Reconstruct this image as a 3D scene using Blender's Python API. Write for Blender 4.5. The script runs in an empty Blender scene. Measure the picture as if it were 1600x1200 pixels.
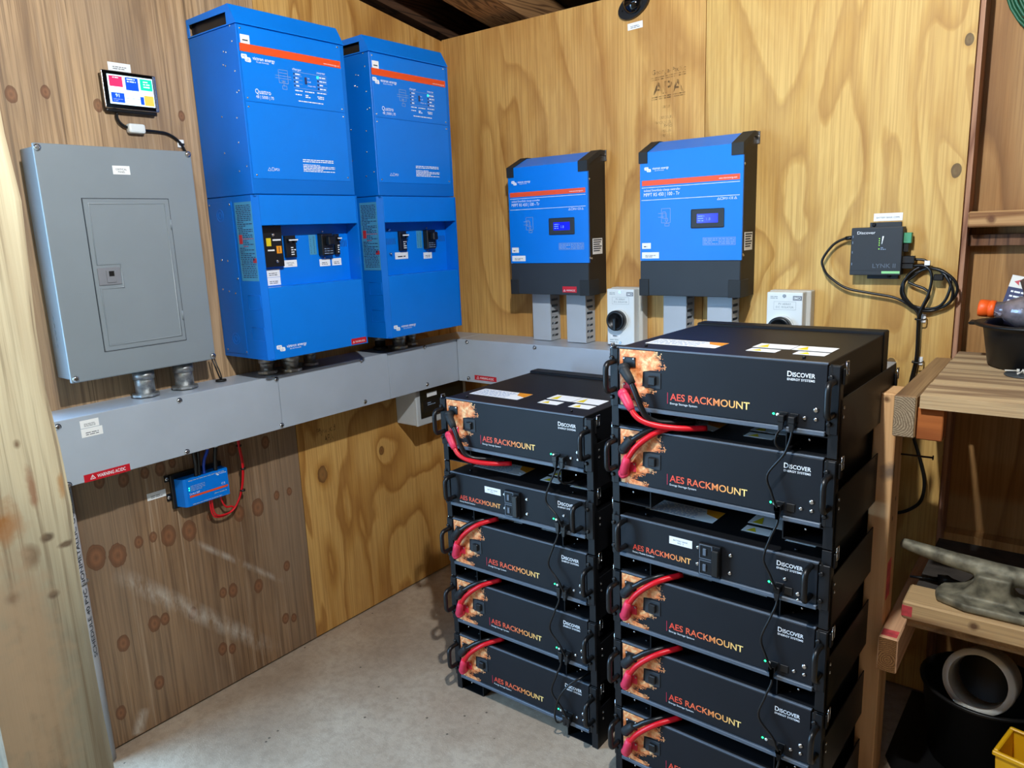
import bpy, bmesh, math, random
import numpy as np
from mathutils import Vector, Matrix
S = bpy.context.scene
COL = S.collection
R = math.radians
# ---------------------------------------------------------------- camera
CX, CY, CZ = 1.9454, -2.1517, 1.3215
YAW, PIT, ROL, FPX = 0.6641, -0.2056, -0.0399, 1161.09
_F = np.array([-math.sin(YAW)*math.cos(PIT), math.cos(YAW)*math.cos(PIT), math.sin(PIT)])
_R = np.array([math.cos(YAW), math.sin(YAW), 0.0]); _U = np.cross(_R, _F)
_R2 = _R*math.cos(ROL)+_U*math.sin(ROL); _U2 = -_R*math.sin(ROL)+_U*math.cos(ROL)
cam_d = bpy.data.cameras.new('camera'); cam = bpy.data.objects.new('camera', cam_d); COL.objects.link(cam)
cam_d.sensor_width = 36; cam_d.lens = FPX/1600*36; cam_d.clip_start = 0.02
cam.matrix_world = Matrix(((_R2[0], _U2[0], -_F[0], CX), (_R2[1], _U2[1], -_F[1], CY), (_R2[2], _U2[2], -_F[2], CZ), (0, 0, 0, 1)))
S.camera = cam
# ---------------------------------------------------------------- world, light, exposure
W = bpy.data.worlds.new('world'); S.world = W; W.use_nodes = True
bgn = W.node_tree.nodes['Background']
bgn.inputs[0].default_value = (0.34, 0.64, 1.0, 1); bgn.inputs[1].default_value = 17
LAMP = (1.50, -1.46, 2.10)
pl = bpy.data.lights.new('bulb_light', 'POINT'); pl.energy = 102; pl.color = (0.955, 0.985, 1.0); pl.shadow_soft_size = 0.022
lamp_light = bpy.data.objects.new('bulb_light', pl); COL.objects.link(lamp_light); lamp_light.location = LAMP
pa = bpy.data.lights.new('door_portal', 'AREA'); pa.shape = 'RECTANGLE'; pa.size = 1.04; pa.size_y = 2.04; pa.cycles.is_portal = True
po = bpy.data.objects.new('door_portal', pa); COL.objects.link(po); po.location = (-.03, -2.08, 1.02); po.rotation_euler = (R(90), 0, R(-90))
S.view_settings.view_transform = 'Standard'; S.view_settings.look = 'None'; S.view_settings.gamma = 1
S.view_settings.exposure = 0.0
S.view_settings.use_curve_mapping = False

def _ray(u, v): return _F*FPX + _R2*(u-800) + _U2*(600-v)
_C = np.array([CX, CY, CZ])
def un(u, v, ax, val):
    d = _ray(u, v); t = (val-_C[ax])/d[ax]; return _C+t*d
# ---------------------------------------------------------------- materials
def lin(c):
    return tuple(((x/255)/12.92 if x/255 <= .04045 else ((x/255+.055)/1.055)**2.4) for x in c)+(1,)
MATS = {}
class NT:
    def __init__(s, name):
        s.m = bpy.data.materials.new(name); s.m.use_nodes = True; s.t = s.m.node_tree; s.b = s.t.nodes['Principled BSDF']; MATS[name] = s.m
    def n(s, typ, **kw):
        x = s.t.nodes.new(typ)
        for k, v in kw.items(): setattr(x, k, v)
        return x
    def set(s, sock, v):
        if isinstance(v, bpy.types.NodeSocket): s.t.links.new(v, sock)
        else: sock.default_value = v
    def math(s, op, a, b=None, c=None, clamp=False):
        x = s.n('ShaderNodeMath', operation=op); x.use_clamp = clamp
        s.set(x.inputs[0], a)
        if b is not None: s.set(x.inputs[1], b)
        if c is not None: s.set(x.inputs[2], c)
        return x.outputs[0]
    def mapping(s, scale, loc=(0, 0, 0), coord='Object', vec=None):
        if vec is None: vec = s.n('ShaderNodeTexCoord').outputs[coord]
        m = s.n('ShaderNodeMapping'); s.t.links.new(vec, m.inputs[0]); m.inputs[1].default_value = loc; m.inputs[3].default_value = scale
        return m.outputs[0]
    def noise(s, vec, scale=1, detail=2, rough=.5, dist=0):
        x = s.n('ShaderNodeTexNoise'); s.t.links.new(vec, x.inputs['Vector'])
        x.inputs['Scale'].default_value = scale; x.inputs['Detail'].default_value = detail
        x.inputs['Roughness'].default_value = rough; x.inputs['Distortion'].default_value = dist
        return x.outputs[0]
    def ramp(s, fac, stops, interp='LINEAR'):
        x = s.n('ShaderNodeValToRGB'); x.color_ramp.interpolation = interp; e = x.color_ramp.elements
        while len(e) < len(stops): e.new(.5)
        for q, (p, c) in zip(e, stops): q.position = p; q.color = c if len(c) == 4 else tuple(c)+(1,)
        s.set(x.inputs[0], fac); return x.outputs[0]
    def mix(s, fac, a, b, mode='MIX'):
        x = s.n('ShaderNodeMix', data_type='RGBA', blend_type=mode)
        s.set(x.inputs[0], fac); s.set(x.inputs[6], a); s.set(x.inputs[7], b); return x.outputs[2]
    def bump(s, h, strength=.2, dist=.002):
        x = s.n('ShaderNodeBump'); x.inputs['Strength'].default_value = strength; x.inputs['Distance'].default_value = dist
        s.t.links.new(h, x.inputs['Height']); s.t.links.new(x.outputs[0], s.b.inputs['Normal'])
    def out(s, color=None, rough=None, metal=None, spec=None):
        if color is not None: s.set(s.b.inputs['Base Color'], color)
        if rough is not None: s.set(s.b.inputs['Roughness'], rough)
        if metal is not None: s.set(s.b.inputs['Metallic'], metal)
        if spec is not None: s.set(s.b.inputs['Specular IOR Level'], spec)
        return s.m
def P(name, rgb, rough=.5, metal=0, spec=.5, var=.06, bump=0, bs=300, emit=None, es=1, trans=0, scale=9):
    n = NT(name); c = lin(rgb)
    v = n.mapping((1, 1, 1)); f = n.noise(v, scale, 3)
    d = tuple(x*(1-var*2) for x in c[:3])+(1,); l = tuple(min(1, x*(1+var*2)) for x in c[:3])+(1,)
    n.out(n.ramp(f, [(.3, d), (.7, l)]), rough, metal, spec)
    if bump: n.bump(n.noise(v, bs, 2), bump, .0006)
    if emit: n.b.inputs['Emission Color'].default_value = lin(emit); n.b.inputs['Emission Strength'].default_value = es
    if trans: n.b.inputs['Transmission Weight'].default_value = trans
    return n.m
def ply(name, light, mid, dark, seed, axes='yz', K=9, fs=(3.2, .55), knots=(), knotcol=(120, 75, 45), patch=None, patchcol=(90, 75, 60), fine=.35, pale_bands=None, rough=.62, kamp=.16, soft=.0, ground=None, swirl=.25, saw=False):
    """rotary-cut veneer: contour lines of a stretched noise field, with knots that bend the field"""
    n = NT(name); tc = n.n('ShaderNodeTexCoord').outputs['Object']
    sp = n.n('ShaderNodeSeparateXYZ'); n.t.links.new(tc, sp.inputs[0])
    a = sp.outputs['XYZ'.index(axes[0].upper())]; z = sp.outputs['XYZ'.index(axes[1].upper())]
    cb = n.n('ShaderNodeCombineXYZ'); n.set(cb.inputs[0], a); n.set(cb.inputs[1], z); n.set(cb.inputs[2], seed*3.17)
    uv = cb.outputs[0]
    f = n.noise(n.mapping((fs[0], fs[1], 1), vec=uv), 1, 2, .45, swirl)
    f2 = n.noise(n.mapping((fs[0]*6, fs[1]*5, 1), vec=uv), 1, 3, .5)
    f = n.math('ADD', f, n.math('MULTIPLY', f2, .05))
    kd = None
    for (ka, kz, kr) in knots:
        da = n.math('DIVIDE', n.math('SUBTRACT', a, ka), kr); dz = n.math('DIVIDE', n.math('SUBTRACT', z, kz), kr*1.45)
        r2 = n.math('ADD', n.math('MULTIPLY', da, da), n.math('MULTIPLY', dz, dz))
        f = n.math('ADD', f, n.math('DIVIDE', kamp, n.math('ADD', n.math('MULTIPLY', r2, .35), 1)))
        kd = r2 if kd is None else n.math('MINIMUM', kd, r2)
    if saw:
        f3 = n.noise(n.mapping((fs[0]*22, fs[1]*16, 1), vec=uv), 1, 3, .6)
        ring = n.math('FRACT', n.math('MULTIPLY', n.math('ADD', f, n.math('MULTIPLY', f3, .012)), K))
        col = n.ramp(ring, [(0, lin(light)), (.42, lin(light)), (.68, lin(mid)), (.90, lin(dark)), (.96, lin(mid)), (1, lin(light))])
    else:
      ring = n.math('PINGPONG', n.math('MULTIPLY', f, K), .5)
      ring = n.math('MULTIPLY', ring, 2)
      col = n.ramp(ring, [(0, lin(dark)), (.16, lin(mid)), (.5, lin(light)), (.85, lin(light)), (1, lin(mid))])
    if soft:
        md = n.noise(n.mapping((9, 2.4, 1), vec=uv), 1, 4, .6, .8)
        col = n.mix(soft, col, n.ramp(md, [(.3, lin(dark)), (.42, lin(mid)), (.56, lin(light))]))
    fg = n.noise(n.mapping((190, 3.2, 1), vec=uv), 1, 3, .6)
    col = n.mix(n.math('MULTIPLY', n.ramp(fg, [(.42, (0, 0, 0)), (.66, (1, 1, 1))]), fine), col, lin(dark))
    big = n.noise(n.mapping((2.3, .9, 1), vec=uv), 1.4, 3, .55)
    if ground:
        col = n.mix(n.ramp(n.math('ADD', z, n.math('MULTIPLY', n.math('SUBTRACT', big, .5), .25)), [(.70, (1, 1, 1)), (.95, (0, 0, 0))]), col, lin(ground), 'MULTIPLY')
        st = n.noise(n.mapping((70, 1.3, 1), vec=uv), 1, 5, .7, .3)
        col = n.mix(n.math('MULTIPLY', n.ramp(st, [(.34, (1, 1, 1)), (.47, (0, 0, 0))]), .55), col, lin((74, 56, 42)))
        col = n.mix(n.math('MULTIPLY', n.ramp(st, [(.56, (0, 0, 0)), (.72, (1, 1, 1))]), .5), col, lin((206, 180, 150)))
        ck = n.noise(n.mapping((150, .7, 1), (3, 1, 0), vec=uv), 1, 2, .5, .2)
        col = n.mix(n.math('MULTIPLY', n.ramp(ck, [(.27, (1, 1, 1)), (.33, (0, 0, 0))]), .7), col, lin((52, 38, 28)))
    if patch: col = n.mix(n.math('MULTIPLY', n.ramp(big, [(.42, (0, 0, 0)), (.68, (1, 1, 1))]), patch), col, lin(patchcol))
    if kd is not None:
        kn = n.noise(n.mapping((60, 40, 1), vec=uv), 1, 2)
        ke = n.math('ADD', kd, n.math('MULTIPLY', n.math('SUBTRACT', kn, .5), .7))
        ir = n.math('PINGPONG', n.math('MULTIPLY', n.math('SQRT', kd), 1.3), .5)
        core = n.mix(n.math('MULTIPLY', ir, .9), lin([q*.70 for q in knotcol]), lin([min(255, q*1.12) for q in knotcol]))
        m = n.ramp(ke, [(.80, (1, 1, 1)), (1.0, (0, 0, 0))])
        col = n.mix(n.math('MULTIPLY', m, .8), col, core)
        col = n.mix(n.math('MULTIPLY', n.ramp(ke, [(.70, (0, 0, 0)), (.92, (1, 1, 1)), (1.12, (0, 0, 0))]), .6), col, lin([q*.55 for q in knotcol]))
        rim = n.ramp(kd, [(1.05, (0, 0, 0)), (1.3, (1, 1, 1)), (1.9, (0, 0, 0))])
        col = n.mix(n.math('MULTIPLY', rim, .75), col, lin(light))
    for (a0, z0, a1, z1, w, amt) in (pale_bands or ()):  # pale ragged diagonal bands mixed into the veneer colour
        L = math.hypot(a1-a0, z1-z0); nx, nz = -(z1-z0)/L, (a1-a0)/L
        dd = n.math('ADD', n.math('MULTIPLY', n.math('SUBTRACT', a, a0), nx), n.math('MULTIPLY', n.math('SUBTRACT', z, z0), nz))
        tt = n.math('ADD', n.math('MULTIPLY', n.math('SUBTRACT', a, a0), (a1-a0)/L/L), n.math('MULTIPLY', n.math('SUBTRACT', z, z0), (z1-z0)/L/L))
        e = n.math('SUBTRACT', 1, n.math('DIVIDE', n.math('ABSOLUTE', dd), w), clamp=True)
        along = n.ramp(tt, [(0, (0, 0, 0)), (.12, (1, 1, 1)), (.8, (1, 1, 1)), (1, (0, 0, 0))])
        rag = n.ramp(n.noise(n.mapping((30, 9, 1), vec=uv), 1, 4, .65), [(.4, (0, 0, 0)), (.6, (1, 1, 1))])
        col = n.mix(n.math('MULTIPLY', n.math('MULTIPLY', n.math('MULTIPLY', e, along), rag), amt), col, lin((196, 184, 168)))
    n.out(col, rough, 0, .35)
    n.bump(fg, .25, .0012)
    return n.m
def lumber(name, light, dark, axis='z', seed=1, K=26, rough=.7, spots=None, streak=None, low=None):
    n = NT(name); tc = n.n('ShaderNodeTexCoord').outputs['Object']
    sc = {'x': (.9, 14, 14), 'y': (14, .9, 14), 'z': (14, 14, .9)}[axis]; sf = {'x': (4, 260, 260), 'y': (260, 4, 260), 'z': (260, 260, 4)}[axis]
    f = n.noise(n.mapping(sc, (seed*1.7, seed*.9, seed*2.3), vec=tc), 1, 2, .45)
    ring = n.math('MULTIPLY', n.math('PINGPONG', n.math('MULTIPLY', f, K*.35), .5), 2)
    fg = n.noise(n.mapping(sf, vec=tc), 1, 3, .6)
    mid = [(p+q)/2 for p, q in zip(light, dark)]
    col = n.ramp(ring, [(0, lin(dark)), (.25, lin(mid)), (.6, lin(light)), (1, lin(light))])
    col = n.mix(n.math('MULTIPLY', n.ramp(fg, [(.42, (0, 0, 0)), (.68, (1, 1, 1))]), .4), col, lin(dark))
    if low:
        sp_ = n.n('ShaderNodeSeparateXYZ'); n.t.links.new(tc, sp_.inputs[0])
        bl = n.noise(n.mapping((9, 9, 2), vec=tc), 1, 3, .6)
        col = n.mix(n.ramp(n.math('ADD', sp_.outputs[2], n.math('MULTIPLY', n.math('SUBTRACT', bl, .5), .5)), [(low[0]-.12, (1, 1, 1)), (low[0]+.12, (0, 0, 0))]), col, lin(low[1]), 'MULTIPLY')
    if streak:
        s1 = n.noise(n.mapping((75, 75, 1.6), vec=tc), 1, 4, .65, .3)
        col = n.mix(n.math('MULTIPLY', n.ramp(s1, [(.38, (1, 1, 1)), (.50, (0, 0, 0))]), .6), col, lin(streak))
    if spots:
        for q in spots:
            (x, y, z, r, c) = q[:5]; zs = q[5] if len(q) > 5 else 1
            v0 = n.n('ShaderNodeVectorMath', operation='SUBTRACT'); n.t.links.new(tc, v0.inputs[0]); v0.inputs[1].default_value = (x, y, z)
            v1 = n.n('ShaderNodeVectorMath', operation='MULTIPLY'); n.t.links.new(v0.outputs[0], v1.inputs[0]); v1.inputs[1].default_value = (1, 1, 1/zs)
            vs = n.n('ShaderNodeVectorMath', operation='LENGTH'); n.t.links.new(v1.outputs[0], vs.inputs[0])
            nn = n.math('ADD', vs.outputs['Value'], n.math('MULTIPLY', n.math('SUBTRACT', n.noise(n.mapping((1, 1, 1), vec=tc), 45, 3), .5), r*1.1))
            m = n.ramp(n.math('DIVIDE', nn, r), [(.35, (1, 1, 1)), (1, (0, 0, 0))])
            col = n.mix(n.math('MULTIPLY', m, .85), col, lin(c))
    n.out(col, rough, 0, .3); n.bump(fg, .3, .001)
    return n.m
def endgrain(name, light, dark, c, seed=1, ax=(0, 2)):
    n = NT(name); tc = n.n('ShaderNodeTexCoord').outputs['Object']
    vs = n.n('ShaderNodeVectorMath', operation='DISTANCE'); n.t.links.new(tc, vs.inputs[0]); vs.inputs[1].default_value = c
    d = n.math('ADD', vs.outputs['Value'], n.math('MULTIPLY', n.noise(n.mapping((1, 1, 1), vec=tc), 22, 2), .02))
    ring = n.math('MULTIPLY', n.math('PINGPONG', n.math('MULTIPLY', d, 230), .5), 2)
    sp = n.noise(n.mapping((1, 1, 1), vec=tc), 420, 2)
    col = n.ramp(ring, [(0, lin(dark)), (.7, lin(light)), (1, lin(light))])
    col = n.mix(n.math('MULTIPLY', n.ramp(sp, [(.4, (0, 0, 0)), (.65, (1, 1, 1))]), .5), col, lin(dark))
    n.out(col, .85, 0, .2); return n.m
# ---------------------------------------------------------------- mesh builder
class G:
    def __init__(s): s.bm = bmesh.new()
    def box(s, x0, x1, y0, y1, z0, z1, bev=0, seg=1):
        r = bmesh.ops.create_cube(s.bm, size=1); vs = r['verts']
        for v in vs: v.co = Vector(((x0+x1)/2+v.co.x*(x1-x0), (y0+y1)/2+v.co.y*(y1-y0), (z0+z1)/2+v.co.z*(z1-z0)))
        if bev:
            es = list({e for v in vs for e in v.link_edges})
            bmesh.ops.bevel(s.bm, geom=es, offset=bev, segments=seg, profile=.5, affect='EDGES')
        return s
    def prism(s, poly, a0, a1, ax='y'):
        """polygon extruded along an axis; poly is (x,z) for y, (y,z) for x, (x,y) for z"""
        f = {'y': lambda p, a: (p[0], a, p[1]), 'x': lambda p, a: (a, p[0], p[1]), 'z': lambda p, a: (p[0], p[1], a)}[ax]
        A = [s.bm.verts.new(f(p, a0)) for p in poly]; B = [s.bm.verts.new(f(p, a1)) for p in poly]; n = len(poly)
        fs = [s.bm.faces.new(A), s.bm.faces.new(B[::-1])]
        for i in range(n): fs.append(s.bm.faces.new((A[i], B[i], B[(i+1) % n], A[(i+1) % n])))
        bmesh.ops.recalc_face_normals(s.bm, faces=fs); return s
    def tube(s, pts, r, n=8, closed=False, smooth=0, cap=True):
        pts = [Vector(p) for p in pts]
        if smooth: pts = spline(pts, smooth, closed)
        m = len(pts); rs = r if isinstance(r, (list, tuple)) else None
        if rs is not None and len(rs) != m:
            k = len(rs)-1; rs = [rs[min(k, int(i/(m-1)*k))]*(1-(i/(m-1)*k-int(i/(m-1)*k)))+rs[min(k, int(i/(m-1)*k)+1)]*(i/(m-1)*k-int(i/(m-1)*k)) for i in range(m)]
        up = None; rings = []
        for i, p in enumerate(pts):
            t = (pts[(i+1) % m]-pts[i-1]) if closed else (pts[min(i+1, m-1)]-pts[max(i-1, 0)])
            if t.length < 1e-9: t = Vector((0, 0, 1))
            t.normalize()
            if up is None: up = t.orthogonal().normalized()
            up = (up-t*up.dot(t))
            up = up.normalized() if up.length > 1e-6 else t.orthogonal().normalized()
            b = t.cross(up); q = rs[i] if rs is not None else r
            rings.append([s.bm.verts.new(p+(up*math.cos(2*math.pi*k/n)+b*math.sin(2*math.pi*k/n))*q) for k in range(n)])
        fs = []
        for i in range(m if closed else m-1):
            A, B = rings[i], rings[(i+1) % m]
            for k in range(n): fs.append(s.bm.faces.new((A[k], A[(k+1) % n], B[(k+1) % n], B[k])))
        if cap and not closed: fs += [s.bm.faces.new(rings[0][::-1]), s.bm.faces.new(rings[-1])]
        bmesh.ops.recalc_face_normals(s.bm, faces=fs)
        for f in fs: f.smooth = len(f.verts) == 4
        return s
    def cyl(s, p0, p1, r, n=14, r1=None):
        s.tube([p0, p1], [r, r if r1 is None else r1], n); return s
    def lathe(s, prof, c=(0, 0, 0), n=24, axis='z', smooth=True):
        """profile of (radius, height) turned about an axis through c"""
        rings = []
        for (r, h) in prof:
            ring = []
            for k in range(n):
                a = 2*math.pi*k/n; u, v = r*math.cos(a), r*math.sin(a)
                co = {'z': (u, v, h), 'y': (u, h, v), 'x': (h, u, v)}[axis]
                ring.append(s.bm.verts.new((c[0]+co[0], c[1]+co[1], c[2]+co[2])))
            rings.append(ring)
        fs = []
        for A, B in zip(rings, rings[1:]):
            for k in range(n): fs.append(s.bm.faces.new((A[k], A[(k+1) % n], B[(k+1) % n], B[k])))
        for ring in (rings[0], rings[-1]):
            fs.append(s.bm.faces.new(ring))
        bmesh.ops.recalc_face_normals(s.bm, faces=fs)
        for f in fs: f.smooth = smooth and len(f.verts) == 4
        return s
    def quad(s, *p):
        s.bm.faces.new([s.bm.verts.new(q) for q in p]); return s
    def frame(s, x0, x1, z0, z1, w, y0, y1):
        s.box(x0, x1, y0, y1, z1-w, z1); s.box(x0, x1, y0, y1, z0, z0+w); s.box(x0, x0+w, y0, y1, z0+w, z1-w); s.box(x1-w, x1, y0, y1, z0+w, z1-w); return s
    def mesh(s, name):
        me = bpy.data.meshes.new(name); s.bm.to_mesh(me); s.bm.free(); return me
    def obj(s, name, mat, parent=None, label=None):
        return link(name, s.mesh(name), mat, parent, label)
def link(name, me, mat, parent=None, label=None):
    if mat is not None and not me.materials: me.materials.append(MATS[mat] if isinstance(mat, str) else mat)
    o = bpy.data.objects.new(name, me); COL.objects.link(o)
    if parent is not None: o.parent = parent
    if label: o['label'] = label
    return o
def spline(pts, k=6, closed=False):
    m = len(pts); out = []
    for i in range(m if closed else m-1):
        g = lambda j: pts[j % m] if closed else pts[max(0, min(m-1, j))]
        p0, p1, p2, p3 = g(i-1), g(i), g(i+1), g(i+2)
        for q in range(k):
            t = q/k
            out.append(.5*((2*p1)+(-p0+p2)*t+(2*p0-5*p1+4*p2-p3)*t*t+(-p0+3*p1-3*p2+p3)*t*t*t))
    if not closed: out.append(pts[-1])
    return out
def thing(name, label, cat, loc=(0, 0, 0), rotz=0, group=None):
    o = bpy.data.objects.new(name, None); COL.objects.link(o); o.location = loc; o.rotation_euler = (0, 0, rotz); o.empty_display_size = .05
    return tag(o, label, cat, group)
def tag(o, label, cat, group=None):
    o['label'] = label; o['category'] = cat
    if group: o['group'] = group
    return o
def copy_tree(o, parent=None):
    c = o.copy(); COL.objects.link(c); c.parent = parent
    for k in ('label', 'group', 'category'):
        pass
    for ch in list(o.children): copy_tree(ch, c)
    return c
_txt = {}
def text_mesh(s, w=None, h=None, bold=False, align='LEFT'):
    key = (s, w, h, bold, align)
    if key in _txt: return _txt[key]
    cu = bpy.data.curves.new('t', 'FONT'); cu.body = s; cu.size = 1; cu.resolution_u = 3
    if bold: cu.offset = .012
    o = bpy.data.objects.new('t', cu); COL.objects.link(o)
    bpy.context.view_layer.update()
    me = bpy.data.meshes.new_from_object(o.evaluated_get(bpy.context.evaluated_depsgraph_get()))
    bpy.data.objects.remove(o)
    co = np.empty(len(me.vertices)*3); me.vertices.foreach_get('co', co); co = co.reshape(-1, 3)
    if len(co):
        co[:, 0] -= co[:, 0].min()
        cap = .69
        sy = h/cap if h else None; sx = w/co[:, 0].max() if w else sy
        if sy is None: sy = sx
        co[:, 0] *= sx; co[:, 1] *= sy
        if align == 'CENTER': co[:, 0] -= co[:, 0].max()/2
        new = np.stack([co[:, 0], 0*co[:, 0], co[:, 1]], 1)
        me.vertices.foreach_set('co', new.ravel())
    me.name = 'lettering'; _txt[key] = me
    return me
def txt(parent, s, x, z, y, mat, w=None, h=None, bold=False, align='LEFT', name='lettering', roty=0):
    me = text_mesh(s, w, h, bold, align)
    o = bpy.data.objects.new(name, me); COL.objects.link(o); o.parent = parent; o.location = (x, y, z)
    if roty: o.rotation_euler = (0, roty, 0)
    if not me.materials: me.materials.append(MATS[mat] if isinstance(mat, str) else mat)
    elif me.materials[0].name != mat:
        o.data = me.copy(); o.data.materials.clear(); o.data.materials.append(MATS[mat])
    return o
def flat(parent, name, x0, x1, z0, z1, y, mat, t=.0006, label=None):
    return G().box(x0, x1, y-t, y, z0, z1).obj(name, mat, parent, label)
def lines(parent, x0, x1, z0, z1, n, y, mat, seed=1, fill=.85, th=.45, name='fine_print'):
    """rows of small illegible print"""
    rnd = random.Random(seed); g = G(); dz = (z1-z0)/n
    for i in range(n):
        zc = z1-dz*(i+.5); x = x0; end = x0+(x1-x0)*(1 if rnd.random() < .6 else rnd.uniform(.45, .95))
        while x < end:
            w = rnd.uniform(.8, 3.2)*dz; xe = min(x+w, end)
            g.quad((x, y, zc-dz*th/2), (xe, y, zc-dz*th/2), (xe, y, zc+dz*th/2), (x, y, zc+dz*th/2)); x = xe+dz*.4
    return g.obj(name, mat, parent)
def bars(parent, segs, y, mat, w=.0012, name='printed_diagram'):
    g = G()
    for (xa, za, xb, zb) in segs:
        d = Vector((xb-xa, zb-za)); d.normalize(); n = Vector((-d.y, d.x))*w/2; e = d*w/2
        g.quad((xa-e.x-n.x, y, za-e.y-n.y), (xb+e.x-n.x, y, zb+e.y-n.y), (xb+e.x+n.x, y, zb+e.y+n.y), (xa-e.x+n.x, y, za-e.y+n.y))
    return g.obj(name, mat, parent)
def rect(x0, z0, x1, z1): return [(x0, z0, x1, z0), (x1, z0, x1, z1), (x1, z1, x0, z1), (x0, z1, x0, z0)]
def screw(parent, x, z, y, r=.004, mat='steel', name='screw', h=.002):
    key = ('screw', r, h, mat)
    if key not in _txt:
        g = G(); g.lathe([(r, 0), (r*.95, -h*.6), (r*.55, -h)], n=10, axis='y')
        g.box(-r*.6, r*.6, -h-.0003, -h*.7, -r*.12, r*.12); g.box(-r*.12, r*.12, -h-.0003, -h*.7, -r*.6, r*.6)
        _txt[key] = g.mesh('screw'); _txt[key].materials.append(MATS[mat])
    o = bpy.data.objects.new(name, _txt[key]); COL.objects.link(o); o.parent = parent; o.location = (x, y, z); return o
def sticker(parent, x0, x1, z0, z1, y, rows=2, seed=1, mat='paper', words=None, name='label_sticker'):
    o = flat(parent, name, x0, x1, z0, z1, y, mat, .0005)
    w, h = x1-x0, z1-z0
    if words:
        k = len(words); lh = min(h*.2, h*.62/k)
        for i, s in enumerate(words):
            txt(o, s, (x0+x1)/2, z0+h*.5-lh*.5+((k-1)/2-i)*lh*1.5-h*.06, y-.0007, 'ink', h=lh, align='CENTER', w=min(w*.8, lh*.82*len(s)))
    elif rows:
        lines(o, x0+w*.2, x1-w*.2, z0+h*.15, z0+h*.6, rows, y-.0007, 'ink', seed, th=.35)
    return o
# ---------------------------------------------------------------- material set
P('steel', (205, 205, 205), .25, 1, var=.03); P('chrome', (225, 228, 232), .12, 1, var=.02)
P('galv', (178, 180, 180), .42, .9, var=.22, scale=60, bump=.2)
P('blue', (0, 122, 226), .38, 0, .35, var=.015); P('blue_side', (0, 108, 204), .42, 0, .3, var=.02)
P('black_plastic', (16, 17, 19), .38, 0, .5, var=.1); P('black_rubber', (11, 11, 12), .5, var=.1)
P('black_metal', (15, 16, 19), .5, .0, .32, var=.08, bump=.12, bs=900)
P('rack_black', (17, 18, 21), .5, .0, .35, var=.1); P('panel_black', (17, 20, 26), .55, 0, .32, var=.06, bump=.1, bs=1200)
P('lip_grey', (92, 102, 114), .4, .2, .5); P('dark_slate', (44, 49, 54), .55, 0, .4, var=.04, bump=.15, bs=900)
P('mppt_cap', (36, 39, 41), .6, 0, .35); P('mppt_side', (30, 27, 24), .55, 0, .4)
P('grey_paint', (172, 181, 192), .3, 0, .5, var=.02); P('grey_panel', (134, 143, 149), .34, 0, .5, var=.015)
P('duct_grey', (176, 182, 188), .45, 0, .4, var=.02); P('latch_grey', (128, 130, 136), .4)
P('iso_grey', (226, 230, 228), .4, 0, .45, var=.01); P('iso_base', (204, 203, 196), .45, 0, .4, var=.01); P('box_grey', (190, 194, 195), .45, 0, .4, var=.01)
P('paper', (240, 241, 240), .7, 0, .2, var=.01); P('ink', (62, 66, 74), .8, 0, .1); P('white_print', (240, 243, 246), .6, 0, .2, var=.01)
P('soft_print', (150, 172, 200), .6, 0, .2, var=.01); P('pale_ink', (138, 150, 152), .7, 0, .2)
P('stripe_orange', (238, 82, 34), .45, 0, .4, var=.01); P('warn_red', (196, 22, 38), .45, 0, .4, var=.02)
P('cable_red', (214, 14, 30), .38, 0, .45, var=.04); P('boot_red', (232, 56, 88), .45, 0, .4, var=.04); P('cable_black', (14, 14, 15), .36, 0, .5, var=.05)
P('yellow_tag', (232, 206, 30), .55); P('orange_tag', (240, 152, 20), .55); P('teal_label', (70, 150, 190), .5, var=.05)
P('flag_red', (190, 50, 60), .5); P('pvc', (176, 176, 180), .42, 0, .4, var=.03); P('pvc_white', (228, 226, 216), .45, 0, .4, var=.05)
P('cable_blue', (20, 70, 190), .4); P('term_green', (70, 150, 110), .5); P('strip_green', (142, 210, 140), .5)
P('lcd', (14, 20, 150), .2, 0, .5, emit=(12, 22, 235), es=1.6); P('lcd_text', (80, 110, 250), .4, emit=(90, 120, 255), es=1.2)
P('led_green', (30, 220, 120), .3, emit=(30, 255, 130), es=7); P('led_small', (150, 230, 90), .3, emit=(160, 240, 90), es=1.2)
P('scr_white', (215, 238, 250), .3, emit=(205, 236, 252), es=.95); P('scr_red', (214, 44, 92), .3, emit=(226, 40, 92), es=.75)
P('scr_blue', (10, 70, 200), .3, emit=(8, 70, 208), es=.8); P('scr_green', (20, 190, 150), .3, emit=(12, 190, 150), es=.8); P('scr_orange', (250, 170, 70), .3, emit=(250, 165, 70), es=.85)
P('glass_black', (6, 7, 9), .08, 0, .6); P('dark_window', (14, 18, 17), .12, 0, .6)
P('tub_black', (15, 15, 15), .42, 0, .4, var=.15, bump=.2, bs=200); P('cap_orange', (244, 92, 24), .45); P('yellow_plastic', (236, 180, 24), .4, 0, .4, var=.05)
P('bottle_clear', (222, 212, 218), .08, 0, .6, var=.06, trans=.9, scale=30); P('foil', (200, 200, 206), .25, .6, var=.3, scale=40)
P('card_navy', (36, 44, 88), .6); P('card_white', (226, 222, 212), .65, var=.03); P('brown_lump', (74, 54, 42), .85, var=.35, scale=40, bump=.6, bs=120)
P('mat_dark', (58, 52, 46), .9, var=.2, scale=25, bump=.4, bs=150); P('cleat_metal', (126, 122, 104), .62, .35, .4, var=.3, scale=35, bump=.5, bs=140)
P('green_cable', (30, 92, 62), .45, var=.12); P('white_plug', (222, 220, 210), .45); P('dark_disc', (60, 66, 70), .5); P('rust_nail', (52, 38, 30), .7, .4)
P('bulb_white', (240, 236, 225), .3); P('dark_board', (50, 38, 28), .8, var=.3, scale=20)
P('red_paint', (198, 70, 74), .75, var=.2, scale=40)
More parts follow.
